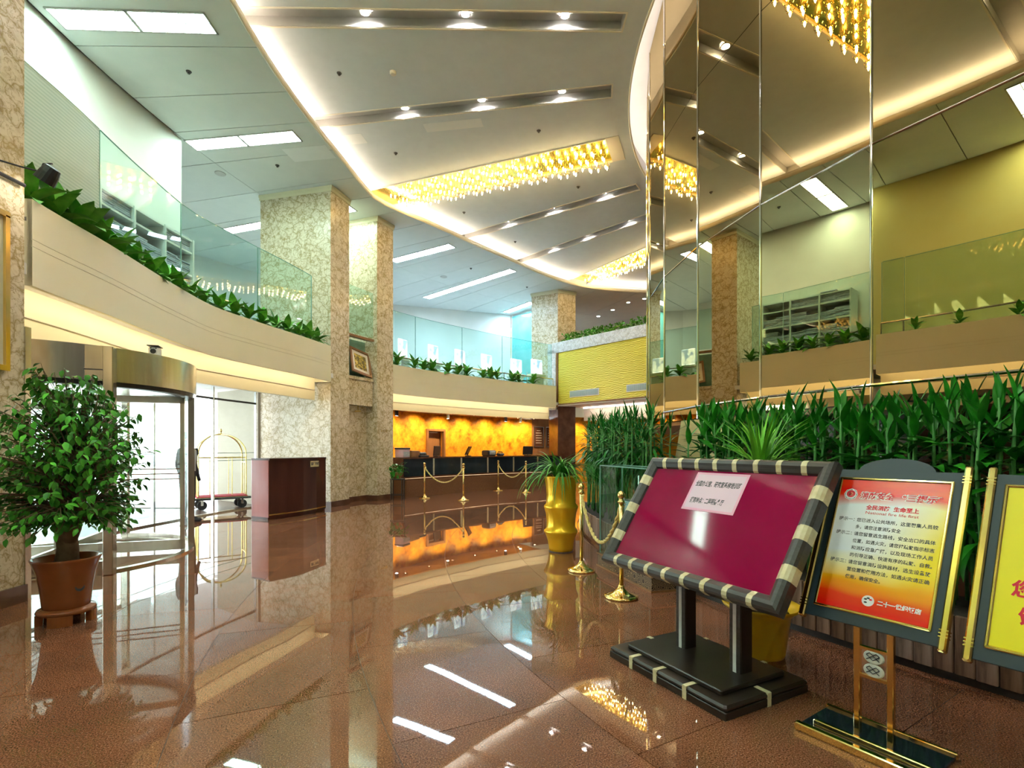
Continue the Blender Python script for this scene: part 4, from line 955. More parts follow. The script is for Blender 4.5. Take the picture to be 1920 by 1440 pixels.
# hedge on the parapet (too small to pick apart)
m = MB(); rnd = random.Random(3)
for i in range(1500):
    s = rnd.uniform(.1, 7.0); c = Y0+YD*s+nback*rnd.uniform(.1, .5)+Vector((0, 0, 5.66+rnd.random()**1.5*.34)); 
    d = Vector((rnd.uniform(-1, 1), rnd.uniform(-1, 1), rnd.uniform(-.2, 1))).normalized()*.14; e = d.cross(Vector((rnd.uniform(-1, 1), rnd.uniform(-1, 1), rnd.uniform(-1, 1)))).normalized()*.04
    m.quad(c, c+d*.5+e, c+d, c+d*.5-e)
h = m.build('clipped_hedge', M['leaf_dief']); tag(h, 'low dense green hedge along the parapet above the yellow wall', 'hedge', kind='stuff')
m = MB(); m.prism([q0+nback*.1, q1+nback*.1, q1+nback*.55, q0+nback*.55], 5.6, 5.72); struct(m.build('floor_hedge', M['soil']), 'soil trough behind the marble parapet')
m = MB(); m.prism([q0+nback*.1, q1+nback*.1, q1+nback*9, q0+nback*9], 5.3, 5.4); struct(m.build('floor_upper', M['wood']), 'upper floor behind the hedge')
for k, (u, v_) in enumerate([(1122, 593), (1149, 581), (1178, 567), (1208, 560)]):
    x, y = at(u, v_, ZL); t = thing('downlight', ORD[k]+' round downlight from the left above the far hedge', 'downlight', (x, y, ZL), 0, 'far hedge downlights')
    m = MB(); m.lathe([(.09, 0), (.085, -.012), (.07, -.012), (.065, 0)], 14, cap=False); m.build('ring', M['chrome'], t)
    m = MB(); m.lathe([(.001, -.004), (.066, -.004)], 12, cap=False); m.build('lamp_disc', M['e_down'], t)

# ------------------------------------------------------------------ mezzanine furnishings
t = thing('linen_shelf', 'white open shelf of folded linen on the left gallery wall', 'shelf')
SA = [3.4, 1.0, -1.4, -3.8, -6.2]; Z = [3.3, 4.0, 4.45, 4.9, 5.35, 5.6]
def pr(R, a): return P(R, a)
for a in SA:
    m = MB(); m.ribbon(arc(17.5, a+.06, a-.06, 1), arc(18.0, a+.06, a-.06, 1), 3.3, 5.62); m.build('upright', M['shelfwhite'], t)
for z in Z[1:]:
    m = MB(); m.ribbon(arc(17.52, SA[0], SA[-1], 8), arc(18.0, SA[0], SA[-1], 8), z-.02, z+.015); m.build('shelf_board', M['shelfwhite'], t)
m = MB(); m.ribbon(arc(18.0, SA[0], SA[-1], 8), arc(18.02, SA[0], SA[-1], 8), 3.3, 5.62); m.build('back_panel', M['shelfwhite'], t)
k = 0
for i, (a, b) in enumerate(zip(SA, SA[1:])):
    for j, z in enumerate(Z[2:5]):
        for s in (.27, .73):
            if (i, j) == (2, 2): continue
            c = P(17.74, a+(b-a)*s, z+.016); n = 5+(k*3) % 4
            tt = thing('linen_stack', 'stack of folded linen, shelf bay %s from the left, %s shelf, %s side' % (ORD[i], ('lower', 'middle', 'top')[j], 'left' if s < .5 else 'right'), 'linen', c, rad(a+(b-a)*s), 'linen stacks')
            hgt = 0
            for q in range(n):
                m = MB(); th = .03+.008*((q*7+k) % 3); m.bbox((-.01*((q+k) % 3), 0, hgt+th/2), (.36, .40, th), .012); hgt += th+.001; m.build('folded_sheet', M['linen'], tt)
            k += 1
# glowing screens on low stands over the reception
t0 = None
for k, (u, v0, v1) in enumerate([(755, 621, 652), (812, 635, 664), (862, 648, 677), (912, 659, 685), (968, 667, 692), (1006, 674, 696)]):
    # rows follow the glass 0.9 m behind it
    best = None
    for a in lin(-22, -56, 680):
        x, y = P(lerp_tab(PLANTER2, a)+(.95 if k < 5 else .5), a)
        du = abs(960+960*x/y-u)
        if best is None or du < best[0]: best = (du, a, x, y)
    _, a, x, y = best
    t = thing('display_screen', ORD[k]+' white glowing screen from the left along the far balcony', 'screen', (x, y, 3.28), rad(a)+PI/2, 'glowing screens')
    w = 32*y/960*(.9 if k else .8)
    m = MB(); m.bbox((0, 0, 1.42), (w, .05, .56), .03); m.build('screen_panel', M['e_screen'], t)
    m = MB(); m.bbox((0, 0, 1.05), (w*1.15, .35, .12), .01); m.build('desk_ledge', M['cream'], t)
    m = MB(); m.box((0, 0, .5), (w*.9, .25, 1.0)); m.build('stand', M['white'], t)
    m = MB(); m.tube([(0, .02, 1.1), (0, .02, 1.2)], .03, 8); m.build('neck', M['chrome'], t)
t = thing('white_partition', 'white partition panel behind the left end of the far balcony', 'partition', (*P(18.2, -28), 3.28), rad(-28))
m = MB(); m.box((0, 0, 1.9), (.08, 1.6, 3.8)); m.build('panel', M['white'], t); m = MB(); m.box((-.05, 0, .05), (.03, 1.6, .1)); m.build('kick', M['chrome'], t)
t = thing('stair_rail', 'slanting steel handrail behind the glass near the teal door', 'handrail', (0, 0, 0))
pA, pB = P(17.2, -46, 4.15), P(18.6, -50, 5.3)
m = MB(); m.tube([pA, pB], .03, 8); m.tube([pA-Vector((0, 0, .25)), pB-Vector((0, 0, .25))], .018, 8); m.build('rail', M['chrome'], t)
m = MB(); m.tube([pA-Vector((0, 0, .87)), pA], .02, 8); m.tube([pB-Vector((0, 0, 2.0)), pB], .02, 8); m.build('rail_post', M['chrome'], t)

# ------------------------------------------------------------------ plank planters with tall hedges
def planter(a0, a1, label):
    t = thing('plank_planter', label, 'planter', (CX, CY, 0), group='plank planters')
    def L(R, a): p = P(R, a); return (p[0]-CX, p[1]-CY)
    m = MB(); m.ribbon([L(9.76, q) for q in lin(a0-.1, a1+.1, 24)], [L(9.15, q) for q in lin(a0-.1, a1+.1, 24)], 0, .055); m.build('kick', M['black'], t)
    m = MB(); m.ribbon([L(9.75, q) for q in lin(a0, a1, 24)], [L(9.14, q) for q in lin(a0, a1, 24)], .055, .38); m.build('box', M['dark'], t)
    m = MB(); m.ribbon([L(9.74, q) for q in lin(a0-.1, a1+.1, 24)], [L(9.16, q) for q in lin(a0-.1, a1+.1, 24)], .38, .40); m.build('soil', M['soil'], t)
    n = int(round((a0-a1)/.62)); st = (a0-a1)/n
    mm = MB(); w = 9.78*rad(st)/2-.0025
    mm.bbox((-9.775, 0, .235), (.03, 2*w, .36), .005); me = mm.mesh('plank', M['plank'])
    for k in range(n):
        a = a0-st*(k+.5); inst('plank', me, t, Matrix.Rotation(rad(a), 4, 'Z') @ Matrix.Translation((random.uniform(-.004, .004), 0, random.uniform(-.006, .006))))
    for a, s in ((a0, 1), (a1, -1)):
        for k in range(5):
            m = MB(); m.bbox((-9.7+k*.125, 0, .235), (.12, .03, .36), .005); m.build('plank', M['plank'], t, M=Matrix.Rotation(rad(a+s*.1), 4, 'Z'))
    return t
planter(44, 17.6, 'long plank planter box behind the sign stands')
planter(13.6, -8.5, 'plank planter box behind the glass display case')

def leaf(L, W, droop=.25, n=5, fold=.25, tip=1.0, name='leaf', mat=None, wide=.4):
    vs = []; fs = []
    for i in range(n+1):
        s = i/n; w = W*.5*(max(math.sin(PI*min(1, s/wide*.5)), 0) if s < wide else math.cos(PI*.5*(s-wide)/(1-wide))**tip)+.002
        x = L*s*cos(droop*s); z = -L*s*s*math.sin(droop)+.0
        vs += [(x, -w, z+w*fold), (x, 0, z), (x, w, z+w*fold)]
    for i in range(n): a = 3*i; fs += [(a, a+3, a+4, a+1), (a+1, a+4, a+5, a+2)]
    me = bpy.data.meshes.new(name); me.from_pydata(vs, [], fs); me.update(); me.materials.append(mat); me.shade_smooth(); return me
def dirM(loc, az, pitch, roll=0, s=1.0):
    return Matrix.Translation(loc) @ Matrix.Rotation(az, 4, 'Z') @ Matrix.Rotation(-pitch, 4, 'Y') @ Matrix.Rotation(roll, 4, 'X') @ Matrix.Diagonal((s, s, s, 1))
def join_leaves(name, items, mat):
    m = MB()
    for me, Mx in items: m.add([Mx @ v.co for v in me.vertices], [tuple(p.vertices) for p in me.polygons])
    return m.mesh(name, mat, True)
LV = [leaf(.30, .062, d, mat=M['leaf_drac'], fold=.3) for d in (.15, .45, .8)]
LV2 = [leaf(.30, .034, d, mat=M['leaf_drac2'], fold=.3, n=4) for d in (.15, .5, .9)]
def stalk_layout(rng, h, lv, narrow=False):
    items = []; n = 20 if narrow else 16; az = rng.random()*6.28
    for i in range(n):
        f = i/(n-1); az += 2.4+rng.uniform(-.3, .3)
        z = h*(.30+.70*f) if not narrow else h*(.48+.52*f)
        pitch = rad((-15+100*f**1.6 if not narrow else -35+112*f**1.5)+rng.uniform(-14, 14)); k = 2 if f < .35 else (1 if f < .75 else 0)
        items.append((lv[k], dirM(Vector((0, 0, z)), az, pitch, rng.uniform(-.3, .3), rng.uniform(.8, 1.15)*(.75+.25*math.sin(PI*f)))))
    return items
def stalk_set(rng, lv, narrow, mat):
    out = []
    for k in range(6):
        h = rng.uniform(1.20, 1.40) if not narrow else rng.uniform(1.24, 1.44)
        items = stalk_layout(rng, h, lv, narrow)
        m = MB(); b = rng.uniform(-.04, .04); m.tube([(0, 0, 0), (b, .02, h*.4), (b*.6, -.01, h*.75), (0, 0, h*1.02)], [.012, .011, .010, .006], 6)
        for q in range(5): m.lathe([(.0125, -.004), (.0145, 0), (.0125, .004)], 6, (b*.6*(q/5), 0, .12+.14*q), cap=False)
        out.append((items, m.mesh('cane', M['stem_green'], True), join_leaves('foliage', items, mat)))
    return out
rng = random.Random(11)
SETA = stalk_set(rng, LV, False, M['leaf_drac']); SETB = stalk_set(rng, LV2, True, M['leaf_drac2'])
def hedge(sets, a0, a1, rows, label, group, name, detail_rows=()):
    for ri, (R, step) in enumerate(rows):
        n = int(R*rad(a0-a1)/step)
        for k in range(n):
            a = a0-(k+.5)*(a0-a1)/n+rng.uniform(-.15, .15); items, cane, fol = sets[rng.randrange(6)]
            x, y = P(R+rng.uniform(-.05, .05), a); s = rng.uniform(.93, 1.05)
            t = thing(name, label[0 if ri == 0 else 1], 'plant', (x, y, .39), rng.random()*6.28, group[0 if ri == 0 else 1]); t.scale = (1, 1, s)
            inst('cane', cane, t)
            if ri in detail_rows and a < 36.5:
                for me, Mx in items: inst('leaf', me, t, Mx)
            else: inst('foliage', fol, t)
hedge(SETA, 43.5, 18.0, [(9.62, .17), (9.52, .11), (9.42, .11), (9.32, .11), (9.22, .12)], ['broad leaved green dracaena cane in the front row of the hedge behind the signs', 'broad leaved dracaena cane in the inner rows of the hedge behind the signs'], ['front hedge dracaenas', 'inner hedge dracaenas'], 'dracaena', (0,))
hedge(SETB, 13.2, -8.2, [(9.62, .13), (9.46, .12), (9.30, .12)], ['narrow leaved tall cane plant at the front of the left hedge', 'narrow leaved tall cane plant in the inner rows of the left hedge'], ['left hedge front canes', 'left hedge inner canes'], 'cane_plant')

# balcony dumbcanes
LD = [leaf(.34, .135, d, mat=M['leaf_dief'], fold=.25, wide=.45) for d in (.2, .5, .8)]
def dumbcane(loc, label, group, n, s, seed):
    r = random.Random(seed); t = thing('dumbcane', label, 'plant', loc, r.random()*6.28, group)
    m = MB(); m.tube([(0, 0, -.02), (.02, 0, .12), (0, .01, .26)], [.02, .017, .01], 6); m.build('stem', M['stem_green'], t)
    for i in range(n):
        f = i/(n-1); inst('leaf', LD[(2, 1, 1, 0)[min(3, int(f*4))]], t, dirM(Vector((0, 0, .14+.14*f)), i*2.4+r.uniform(-.3, .3), rad(44+32*f+r.uniform(-8, 8)), r.uniform(-.4, .4), s*r.uniform(.75, 1.1)))
for k, a in enumerate((18, 20.5, 23.5)):
    dumbcane(P(lerp_tab(PLANTER, a)+.16, a, 3.74), 'leafy dumbcane left of the frame, %s in the right mirror panel' % ORD[k], 'mirrored balcony dumbcanes', 9, .8, 150+k)
for k, a in enumerate(lin(10.9, -13.8, 19)):
    big = 1.4 if k in (1, 2, 3) else (1.2 if k in (0, 4, 5) else 1.1)
    dumbcane(P(lerp_tab(PLANTER, a)+.24, a, 3.76), 'leafy dumbcane in the left balcony planter, %s from the left pier' % ORD[k], 'left balcony dumbcanes', 12, big, 50+k)
for k, a in enumerate((-26.1, -28.6, -29.9, -31.2, -33.6, -35.2, -36.6, -39.2, -40.6, -41.8, -44.6, -45.8, -48.6)):
    dumbcane(P(lerp_tab(PLANTER2, a)+.19, a, 3.76), 'leafy dumbcane on the balcony over the reception, %s from the column' % ORD[k], 'reception balcony dumbcanes', 12, 1.35 if k in (0, 2) else 1.2, 80+k)

# blade plants
def blade(L, W, rise, out, mat, n=8):      # rise: starting angle, out: how far the blade bends over
    vs = []; fs = []
    x = z = 0.0
    for i in range(n+1):
        s = i/n; w = W*.5*(1-s**2.2)+.0012; vs += [(x, -w, z), (x, 0, z-.3*w), (x, w, z)]
        an = rise-out*s**.8; x += L/n*cos(an); z += L/n*math.sin(an)
    for i in range(n): a = 3*i; fs += [(a, a+3, a+4, a+1), (a+1, a+4, a+5, a+2)]
    me = bpy.data.meshes.new('blade'); me.from_pydata(vs, [], fs); me.update(); me.materials.append(mat); me.shade_smooth(); return me
# golden bamboo-shaped pot
t = thing('gold_bamboo_pot', 'tall glossy gold pot shaped like a bamboo stem', 'pot', (.69, 7.22, 0))
m = MB(); m.lathe([(.165, 0), (.172, .05), (.185, .14), (.215, .235), (.24, .272), (.243, .285), (.236, .30), (.206, .33), (.203, .42), (.215, .54), (.238, .612), (.243, .628), (.236, .645), (.207, .675), (.206, .80), (.218, .95), (.238, 1.04), (.240, 1.055), (.222, 1.055), (.20, 1.0)], 40)
m.build('body', M['goldpot'], t, smooth=True)
m = MB(); m.lathe([(.001, 1.01), (.21, 1.01)], 24, cap=False); m.build('soil', M['soil'], t)
m = MB(); m.lathe([(.168, 0), (.17, .012), (.166, .014)], 32); m.build('foot_line', M['dark'], t)
pl = thing('blade_plant', 'arching fine bladed plant growing in the gold bamboo pot', 'plant', (.69, 7.22, 1.01))
rb = random.Random(21)
GB = [blade(l_, .022, r_, o_, M['leaf_grass']) for l_, r_, o_ in ((.75, 1.3, 2.5), (.8, 1.1, 2.5), (.7, .9, 2.3), (.6, 1.4, 1.5), (.75, .7, 2.2), (.7, 1.2, 2.0))]
for k in range(150):
    inst('blade', GB[k % 6], pl, Matrix.Translation((rb.uniform(-.09, .09), rb.uniform(-.09, .09), 0)) @ Matrix.Rotation(rb.random()*6.28, 4, 'Z') @ Matrix.Diagonal((rb.uniform(.8, 1.2),)*3+(1,)))
# yellow pot behind the crimson board
t = thing('yellow_pot', 'yellow flared plant pot on the floor behind the crimson board', 'pot', (1.76, 3.62, 0))
m = MB(); m.lathe([(.15, 0), (.155, .02), (.19, .28), (.215, .31), (.25, .335), (.258, .35), (.25, .355), (.22, .33), (.18, .30)], 36); m.build('body', M['yellowpot'], t, smooth=True)
m = MB(); m.lathe([(.001, .3), (.185, .3)], 24, cap=False); m.build('soil', M['soil'], t)
pl = thing('blade_plant', 'bright green upright bladed plant in the yellow pot behind the board', 'plant', (1.76, 3.62, .30))
m = MB(); m.tube([(0, 0, 0), (.02, .01, .35), (0, .02, .96)], [.03, .028, .022], 8); m.build('stem', M['stem_green'], pl)
GB2 = [blade(l_, .02, r_, o_, M['leaf_grass2']) for l_, r_, o_ in ((.42, 1.4, .5), (.5, 1.2, .8), (.48, .95, .8), (.45, .75, .7), (.45, 1.3, .3), (.42, .6, .8))]
for k in range(80):
    az_ = rb.random()*6.28
    if cos(az_)*-.885+sin(az_)*-.466 > .35 and k % 6 not in (0, 4): az_ += PI
    inst('blade', GB2[k % 6], pl, Matrix.Translation((rb.uniform(-.03, .03), rb.uniform(-.03, .03), .98+rb.uniform(-.04, .03))) @ Matrix.Rotation(az_, 4, 'Z') @ Matrix.Diagonal((rb.uniform(.8, 1.15),)*3+(1,)))

# potted ficus at left
FX, FY = -3.74, 4.30
t = thing('brown_pot', 'glossy brown pot on a footed stand near the left pier', 'pot', (FX, FY, 0))
m = MB(); m.lathe([(.14, .115), (.158, .13), (.165, .2), (.175, .3), (.195, .42), (.228, .515), (.236, .53), (.232, .54), (.215, .535), (.185, .46)], 40); m.build('body', M['terracotta'], t, smooth=True)
m = MB(); m.lathe([(.001, .48), (.2, .48)], 24, cap=False); m.build('soil', M['soil'], t)
m = MB(); m.lathe([(.165, .075), (.19, .082), (.20, .10), (.19, .118), (.16, .125), (.15, .135), (.10, .13)], 36); st = m.build('stand_plate', M['terracotta'], t, smooth=True)
for k in range(4):
    a = PI/4+k*PI/2-.3; m = MB(); A = []; Bq = []
    for q in lin(a-.42, a+.42, 5): A.append((.20*cos(q), .20*sin(q))); Bq.append((.15*cos(q), .15*sin(q)))
    m.ribbon(A, Bq, 0, .085); m.build('foot', M['terracotta'], st)
for k, a in enumerate((-.35, 2.6)):
    m = MB(); m.lathe([(.001, 0), (.035, .004), (.036, 0)], 14); m.build('medallion', M['dark'], t, M=Matrix.Translation((.170*cos(a), .170*sin(a), .30)) @ Matrix.Rotation(a, 4, 'Z') @ Matrix.Rotation(PI/2-.1, 4, 'Y'))
tr = thing('ficus_tree', 'bushy green ficus tree in the brown pot at the left', 'tree', (FX, FY, .48))
m = MB(); m.tube([(0, 0, 0), (.01, 0, .12), (-.01, .01, .24), (-.05, .02, .36), (-.08, .03, .5), (-.1, .02, .75)], [.085, .075, .072, .062, .045, .02], 12); m.tube([(0, 0, .16), (.08, -.02, .3), (.14, -.04, .48), (.16, -.03, .75)], [.06, .05, .036, .015], 10); m.tube([(-.02, .0, .2), (-.02, .1, .4), (0, .16, .7)], [.05, .035, .012], 8)
m.build('trunk', M['bark'], tr, smooth=True)
rf = random.Random(5); LF = leaf(.066, .034, .35, n=3, mat=M['leaf_ficus'], fold=.2, wide=.4)
tw = MB(); leaves = []
for k in range(400):
    th = rf.random()*6.28; ph = rf.uniform(-.75, 1.0); e = Vector((.62*cos(th)*math.sqrt(max(0, 1-ph*ph*.8)), .60*sin(th)*math.sqrt(max(0, 1-ph*ph*.8)), .86+.78*ph))*1.0
    if ph > .6: e.x *= .75; e.y *= .75
    e.x, e.y = e.x*rf.uniform(.6, 1.0), e.y*rf.uniform(.6, 1.0); e.z = max(e.z*rf.uniform(.92, 1.03), .06)
    s0 = Vector((rf.uniform(-.1, .15), rf.uniform(-.04, .15), min(.75, max(.35, e.z*.6)))); mid = (s0+e)/2+Vector((0, 0, .10)); tw.tube([s0, mid, e], [.008, .005, .0025], 4)
    for j in range(9):
        f = .35+.65*j/8; q = s0*(1-f)**2+mid*2*f*(1-f)+e*f*f; leaves.append((q, th+rf.uniform(-1.4, 1.4), rad(rf.uniform(-65, 15))))
tw.build('twigs', M['bark'], tr)
leaves.sort(key=lambda l: (l[0]+Vector((FX, FY, 0))).xy.length)
for k, (q, az, pi_) in enumerate(leaves[:300]): inst('leaf', LF, tr, dirM(q, az, pi_, rf.uniform(-.6, .6), rf.uniform(.8, 1.25)))
me = join_leaves('leaves', [(LF, dirM(q, az, pi_, rf.uniform(-.6, .6), rf.uniform(.8, 1.25))) for q, az, pi_ in leaves[300:]], M['leaf_ficus'])
lo_ = inst('leaf_mass', me, tr); lo_['kind'] = 'stuff'
# small plant on a dark stand by the second column
t = thing('plant_stand', 'slender dark wooden plant stand in front of the second column', 'plant stand', (-3.18, 14.22, 0), .4)
for sx in (-1, 1):
    for sy in (-1, 1): m = MB(); m.box((sx*.15, sy*.15, .29), (.03, .03, .58)); m.build('leg', M['black'], t)
m = MB(); m.bbox((0, 0, .585), (.36, .36, .03), .005); m.build('top', M['black'], t); m = MB(); m.box((0, .15, .15), (.3, .02, .02)); m.box((0, -.15, .15), (.3, .02, .02)); m.build('stretcher', M['black'], t)
t = thing('small_pot', 'small brown pot on the dark plant stand', 'pot', (-3.18, 14.22, .60))
m = MB(); m.lathe([(.09, 0), (.12, .08), (.14, .16), (.145, .18), (.125, .18)], 20); m.build('body', M['wood'], t); m = MB(); m.lathe([(.001, .165), (.125, .165)], 16, cap=False); m.build('soil', M['soil'], t)
t = thing('small_leafy_plant', 'small bushy plant in the pot on the dark stand', 'plant', (-3.18, 14.22, .77))
LS = leaf(.17, .07, .5, n=3, mat=M['leaf_drac']); r = random.Random(9)
m = MB(); m.tube([(0, 0, 0), (0, 0, .12)], .02, 6); m.build('stem', M['stem_green'], t)
for k in range(60): inst('leaf', LS, t, dirM(Vector((r.uniform(-.2, .2), r.uniform(-.2, .2), r.uniform(-.05, .25))), r.random()*6.28, rad(r.uniform(-40, 60)), 0, r.uniform(.8, 1.3)))

# ------------------------------------------------------------------ rope barriers
def stanchion(x, y, label):
    t = thing('stanchion', label, 'stanchion', (x, y, 0), 0, 'brass rope stanchions')
    m = MB(); m.lathe([(.16, 0), (.165, .012), (.16, .022), (.13, .03), (.08, .05), (.045, .08), (.03, .105), (.028, .12)], 28); m.build('base', M['gold'], t, smooth=True)
    m = MB(); m.lathe([(.023, .1), (.023, .93)], 16); m.build('pole', M['gold'], t, smooth=True)
    m = MB(); m.lathe([(.023, .915), (.035, .92), (.035, .935), (.024, .94), (.024, .955), (.02, .962), (.03, .97), (.036, .99), (.033, 1.01), (.02, 1.025), (.008, 1.032), (.001, 1.035)], 18); m.build('finial', M['gold'], t, smooth=True)
    m = MB(); m.tube([(.022+.02*math.cos(a), 0, .90+.02*math.sin(a)) for a in lin(0, 5.8, 8)], .004, 5); m.build('hook_ring', M['gold'], t)
def rope(a, b, sag, label):
    t = thing('rope', label, 'rope', (0, 0, 0), 0, 'gold barrier ropes')
    pts = catenary((a[0], a[1], .90), (b[0], b[1], .90), sag, 26); d = (Vector((b[0], b[1], 0))-Vector((a[0], a[1], 0))).normalized()
    pts[0] += d*.03; pts[-1] -= d*.03
    for k in range(2):
        q = []
        for i in range(len(pts)-1):
            for j in range(3):
                f = j/3; p = pts[i].lerp(pts[i+1], f); an = (i*3+j)*.75+k*PI; q.append(p+Vector((-d.y, d.x, 0))*.009*cos(an)+Vector((0, 0, .009*sin(an))))
        m = MB(); m.tube(q, .0125, 6); m.build('strand', M['rope'], t, smooth=True)
ST = [(-2.52, 14.75), (-1.34, 14.13), (-.47, 17.4), (.45, 16.6), (.82, 6.05), (1.06, 4.97)]
for (x, y), l in zip(ST, ['brass stanchion at the left end of the left far rope', 'brass stanchion at the right end of the left far rope', 'brass stanchion at the left end of the right far rope',
                          'brass stanchion at the right end of the right far rope', 'near brass stanchion right beside the gold bamboo pot', 'near brass stanchion standing behind the crimson board']): stanchion(x, y, l)
rope(ST[0], ST[1], .42, 'left far gold rope hanging before the reception counter'); rope(ST[2], ST[3], .42, 'right far gold rope hanging before the reception counter'); rope(ST[4], ST[5], .46, 'near gold twisted rope sagging between two stanchions')

# ------------------------------------------------------------------ glass display case
o = Vector((1.06, 6.33, 0)); xd = Vector((.27, -.963, 0)); Mx = frame_matrix(o, xd, (.963, .27, 0)); Mx = Matrix.Translation(o) @ Matrix.Rotation(math.atan2(xd.y, xd.x), 4, 'Z')
t = thing('glass_display_case', 'glass display case on a carved wooden base behind the stanchion', 'display case', M=Mx)
W, D = 1.25, .34
m = MB(); m.box((W/2, D/2, .085), (W, D, .13)); m.build('carved_base', M['carved'], t); m = MB(); m.box((W/2, D/2, .01), (W+.03, D+.03, .02)); m.box((W/2, D/2, .155), (W+.02, D+.02, .015)); m.build('base_moulding', M['wood'], t)
for c, s in (((W/2-.02, .02, .70), (W-.1, .008, 1.06)), ((W/2-.02, D-.02, .70), (W-.1, .008, 1.06)), ((.03, D/2, .70), (.008, D-.05, 1.06)), ((W-.07, D/2, .70), (.008, D-.05, 1.06)), ((W/2-.02, D/2, 1.235), (W-.1, D-.04, .008))):
    m = MB(); m.box(c, s); m.build('pane', M['glass'], t)
m = MB()
for x_, y_ in ((.03, .02), (W-.07, .02), (.03, D-.02), (W-.07, D-.02)): m.box((x_, y_, .70), (.012, .012, 1.07))
for y_ in (.02, D-.02): m.box((W/2-.02, y_, 1.236), (W-.1, .012, .012))
for x_ in (.03, W-.07): m.box((x_, D/2, 1.236), (.012, D-.04, .012))
m.build('edge_strips', M['glass_edge'], t)
t2 = thing('exhibit_model', 'dark model with pale cards and a grey rod inside the glass case', 'exhibit', M=Mx @ Matrix.Translation((0, 0, .165)))
m = MB(); m.bbox((.72, D/2, .35), (.5, .2, .7), .02); m.build('plinth', M['signpanel'], t2)
m = MB(); m.bbox((.66, D/2-.11, .52), (.16, .012, .34), .004); m.build('card', M['linen'], t2)
m = MB(); m.bbox((.48, D/2-.09, .56), (.10, .012, .36), .004); m.build('card', M['cream_edge'], t2)
m = MB(); m.tube([(.72, D/2, .7), (.72, D/2, .98)], .022, 10); m.build('rod', M['steel'], t2)

# ------------------------------------------------------------------ crimson notice board on a wooden stand
Wd = Vector((.466, -.885, 0)).normalized(); Dd = Vector((.885, .466, 0)).normalized()
Bo = Vector((.679, 3.56, 0)); Ms = Matrix.Translation(Bo) @ Matrix.Rotation(math.atan2(Wd.y, Wd.x), 4, 'Z')
st = thing('notice_board', 'crimson notice board in a banded dark frame on a two post stand', 'notice board', M=Ms)
BW, BD = .965, .71
m = MB(); m.bbox((BW/2, BD/2, .0225), (BW, BD, .045), .004); m.build('base_plate', M['board_dark'], st)
m = MB(); m.bbox((BW/2, BD/2, .06), (BW, BD, .034), .012); m.build('base_moulding', M['board_dark'], st)
m = MB(); m.bbox((BW/2, BD/2, .092), (BW-.19, BD-.16, .03), .006); m.build('base_plinth', M['board_dark'], st)
for x_ in (.22, .44, .68):
    for y_, s in ((-.0005, 1), (BD+.0005, -1)):
        m = MB(); m.box((x_, y_, .022), (.03, .004, .044)); m.box((x_, y_+s*.004, .06), (.03, .014, .037)); m.box((x_, y_+s*.045, .078), (.03, .085, .003)); m.build('inlay_band', M['inlay'], st)
for x_, s in ((-.0005, 1), (BW+.0005, -1)):
    m = MB(); m.box((x_, BD*.5, .022), (.004, .03, .044)); m.box((x_+s*.004, BD*.5, .06), (.014, .03, .037)); m.box((x_+s*.045, BD*.5, .078), (.085, .03, .003)); m.build('inlay_band', M['inlay'], st)
for x_ in (.31, .74):
    m = MB(); m.bbox((x_, BD/2+.05, .42), (.085, .10, .64), .004); p = m.build('post', M['board_dark'], st)
    m = MB(); m.box((x_, BD/2-.001, .42), (.075, .004, .63)); m.build('post_facing', M['frame_grey'], p)
    m = MB(); m.box((x_, BD/2-.004, .42), (.024, .005, .63)); m.build('inlay_strip', M['inlay_white'], p)
Minv = Ms.inverted()
up = Vector((.4825, .285, .828)); org = Vector((.684, 3.818, .605))
Mb = Minv @ frame_matrix(org, Wd, up)
BWd, BHt, FW = 1.42, .912, .088
m = MB(); m.box((BWd/2, BHt/2, -.015), (BWd-.02, BHt-.02, .03)); bd = m.build('board_back', M['board_dark'], st, M=Mb)
M['velvet_gloss'] = noisy('glossy_crimson_board', (.26, .0, .04), (.31, .002, .055), 2, .06, spec=.28)
m = MB(); m.box((BWd/2, BHt/2, .004), (BWd-.12, BHt-.12, .008)); m.build('crimson_panel', M['velvet_gloss'], bd)
PROF = [(0, -.03), (0, .025), (.010, .042), (.028, .052), (.05, .05), (.064, .038), (.07, .034), (.082, .024), (.088, .010), (.088, 0)]
def rail(p0, p1, inward, parent, mat, name='frame_rail', prof=PROF, mitre=True):
    p0, p1, inn = Vector(p0), Vector(p1), Vector(inward); d = (p1-p0).normalized(); m = MB(); vs = []
    for q, s in ((p0, 1), (p1, -1)):
        for o_, h in prof: vs.append(q+inn*o_+d*(s*o_ if mitre else 0)+Vector((0, 0, h)))
    n = len(prof); m.add(vs, [(i, i+1, n+i+1, n+i) for i in range(n-1)]+[tuple(range(n-1, -1, -1)), tuple(range(n, 2*n))])
    return m.build(name, mat, parent)
corn = [(0, 0, 0), (BWd, 0, 0), (BWd, BHt, 0), (0, BHt, 0)]; inw = [(0, 1, 0), (-1, 0, 0), (0, -1, 0), (1, 0, 0)]
for i in range(4):
    r_ = rail(corn[i], corn[(i+1) % 4], inw[i], bd, M['frame_grey'])
PB = [(o_*1.0-.002 if o_ == 0 else o_, h+.002) for o_, h in PROF]
def band(p, dvec, wdt, inn):
    p, dvec, inn = Vector(p), Vector(dvec), Vector(inn)
    rail(p-dvec*wdt/2, p+dvec*wdt/2, inn, bd, M['inlay'], 'inlay_band', PB, False)
for k in range(8):
    x_ = .165+k*(BWd-.33)/7
    band((x_, 0, 0), (1, 0, 0), .034, (0, 1, 0)); band((x_, BHt, 0), (1, 0, 0), .034, (0, -1, 0))
for y_ in (.22, .455, .70):
    band((0, y_, 0), (0, 1, 0), .075, (1, 0, 0)); band((BWd, y_, 0), (0, 1, 0), .085, (-1, 0, 0))
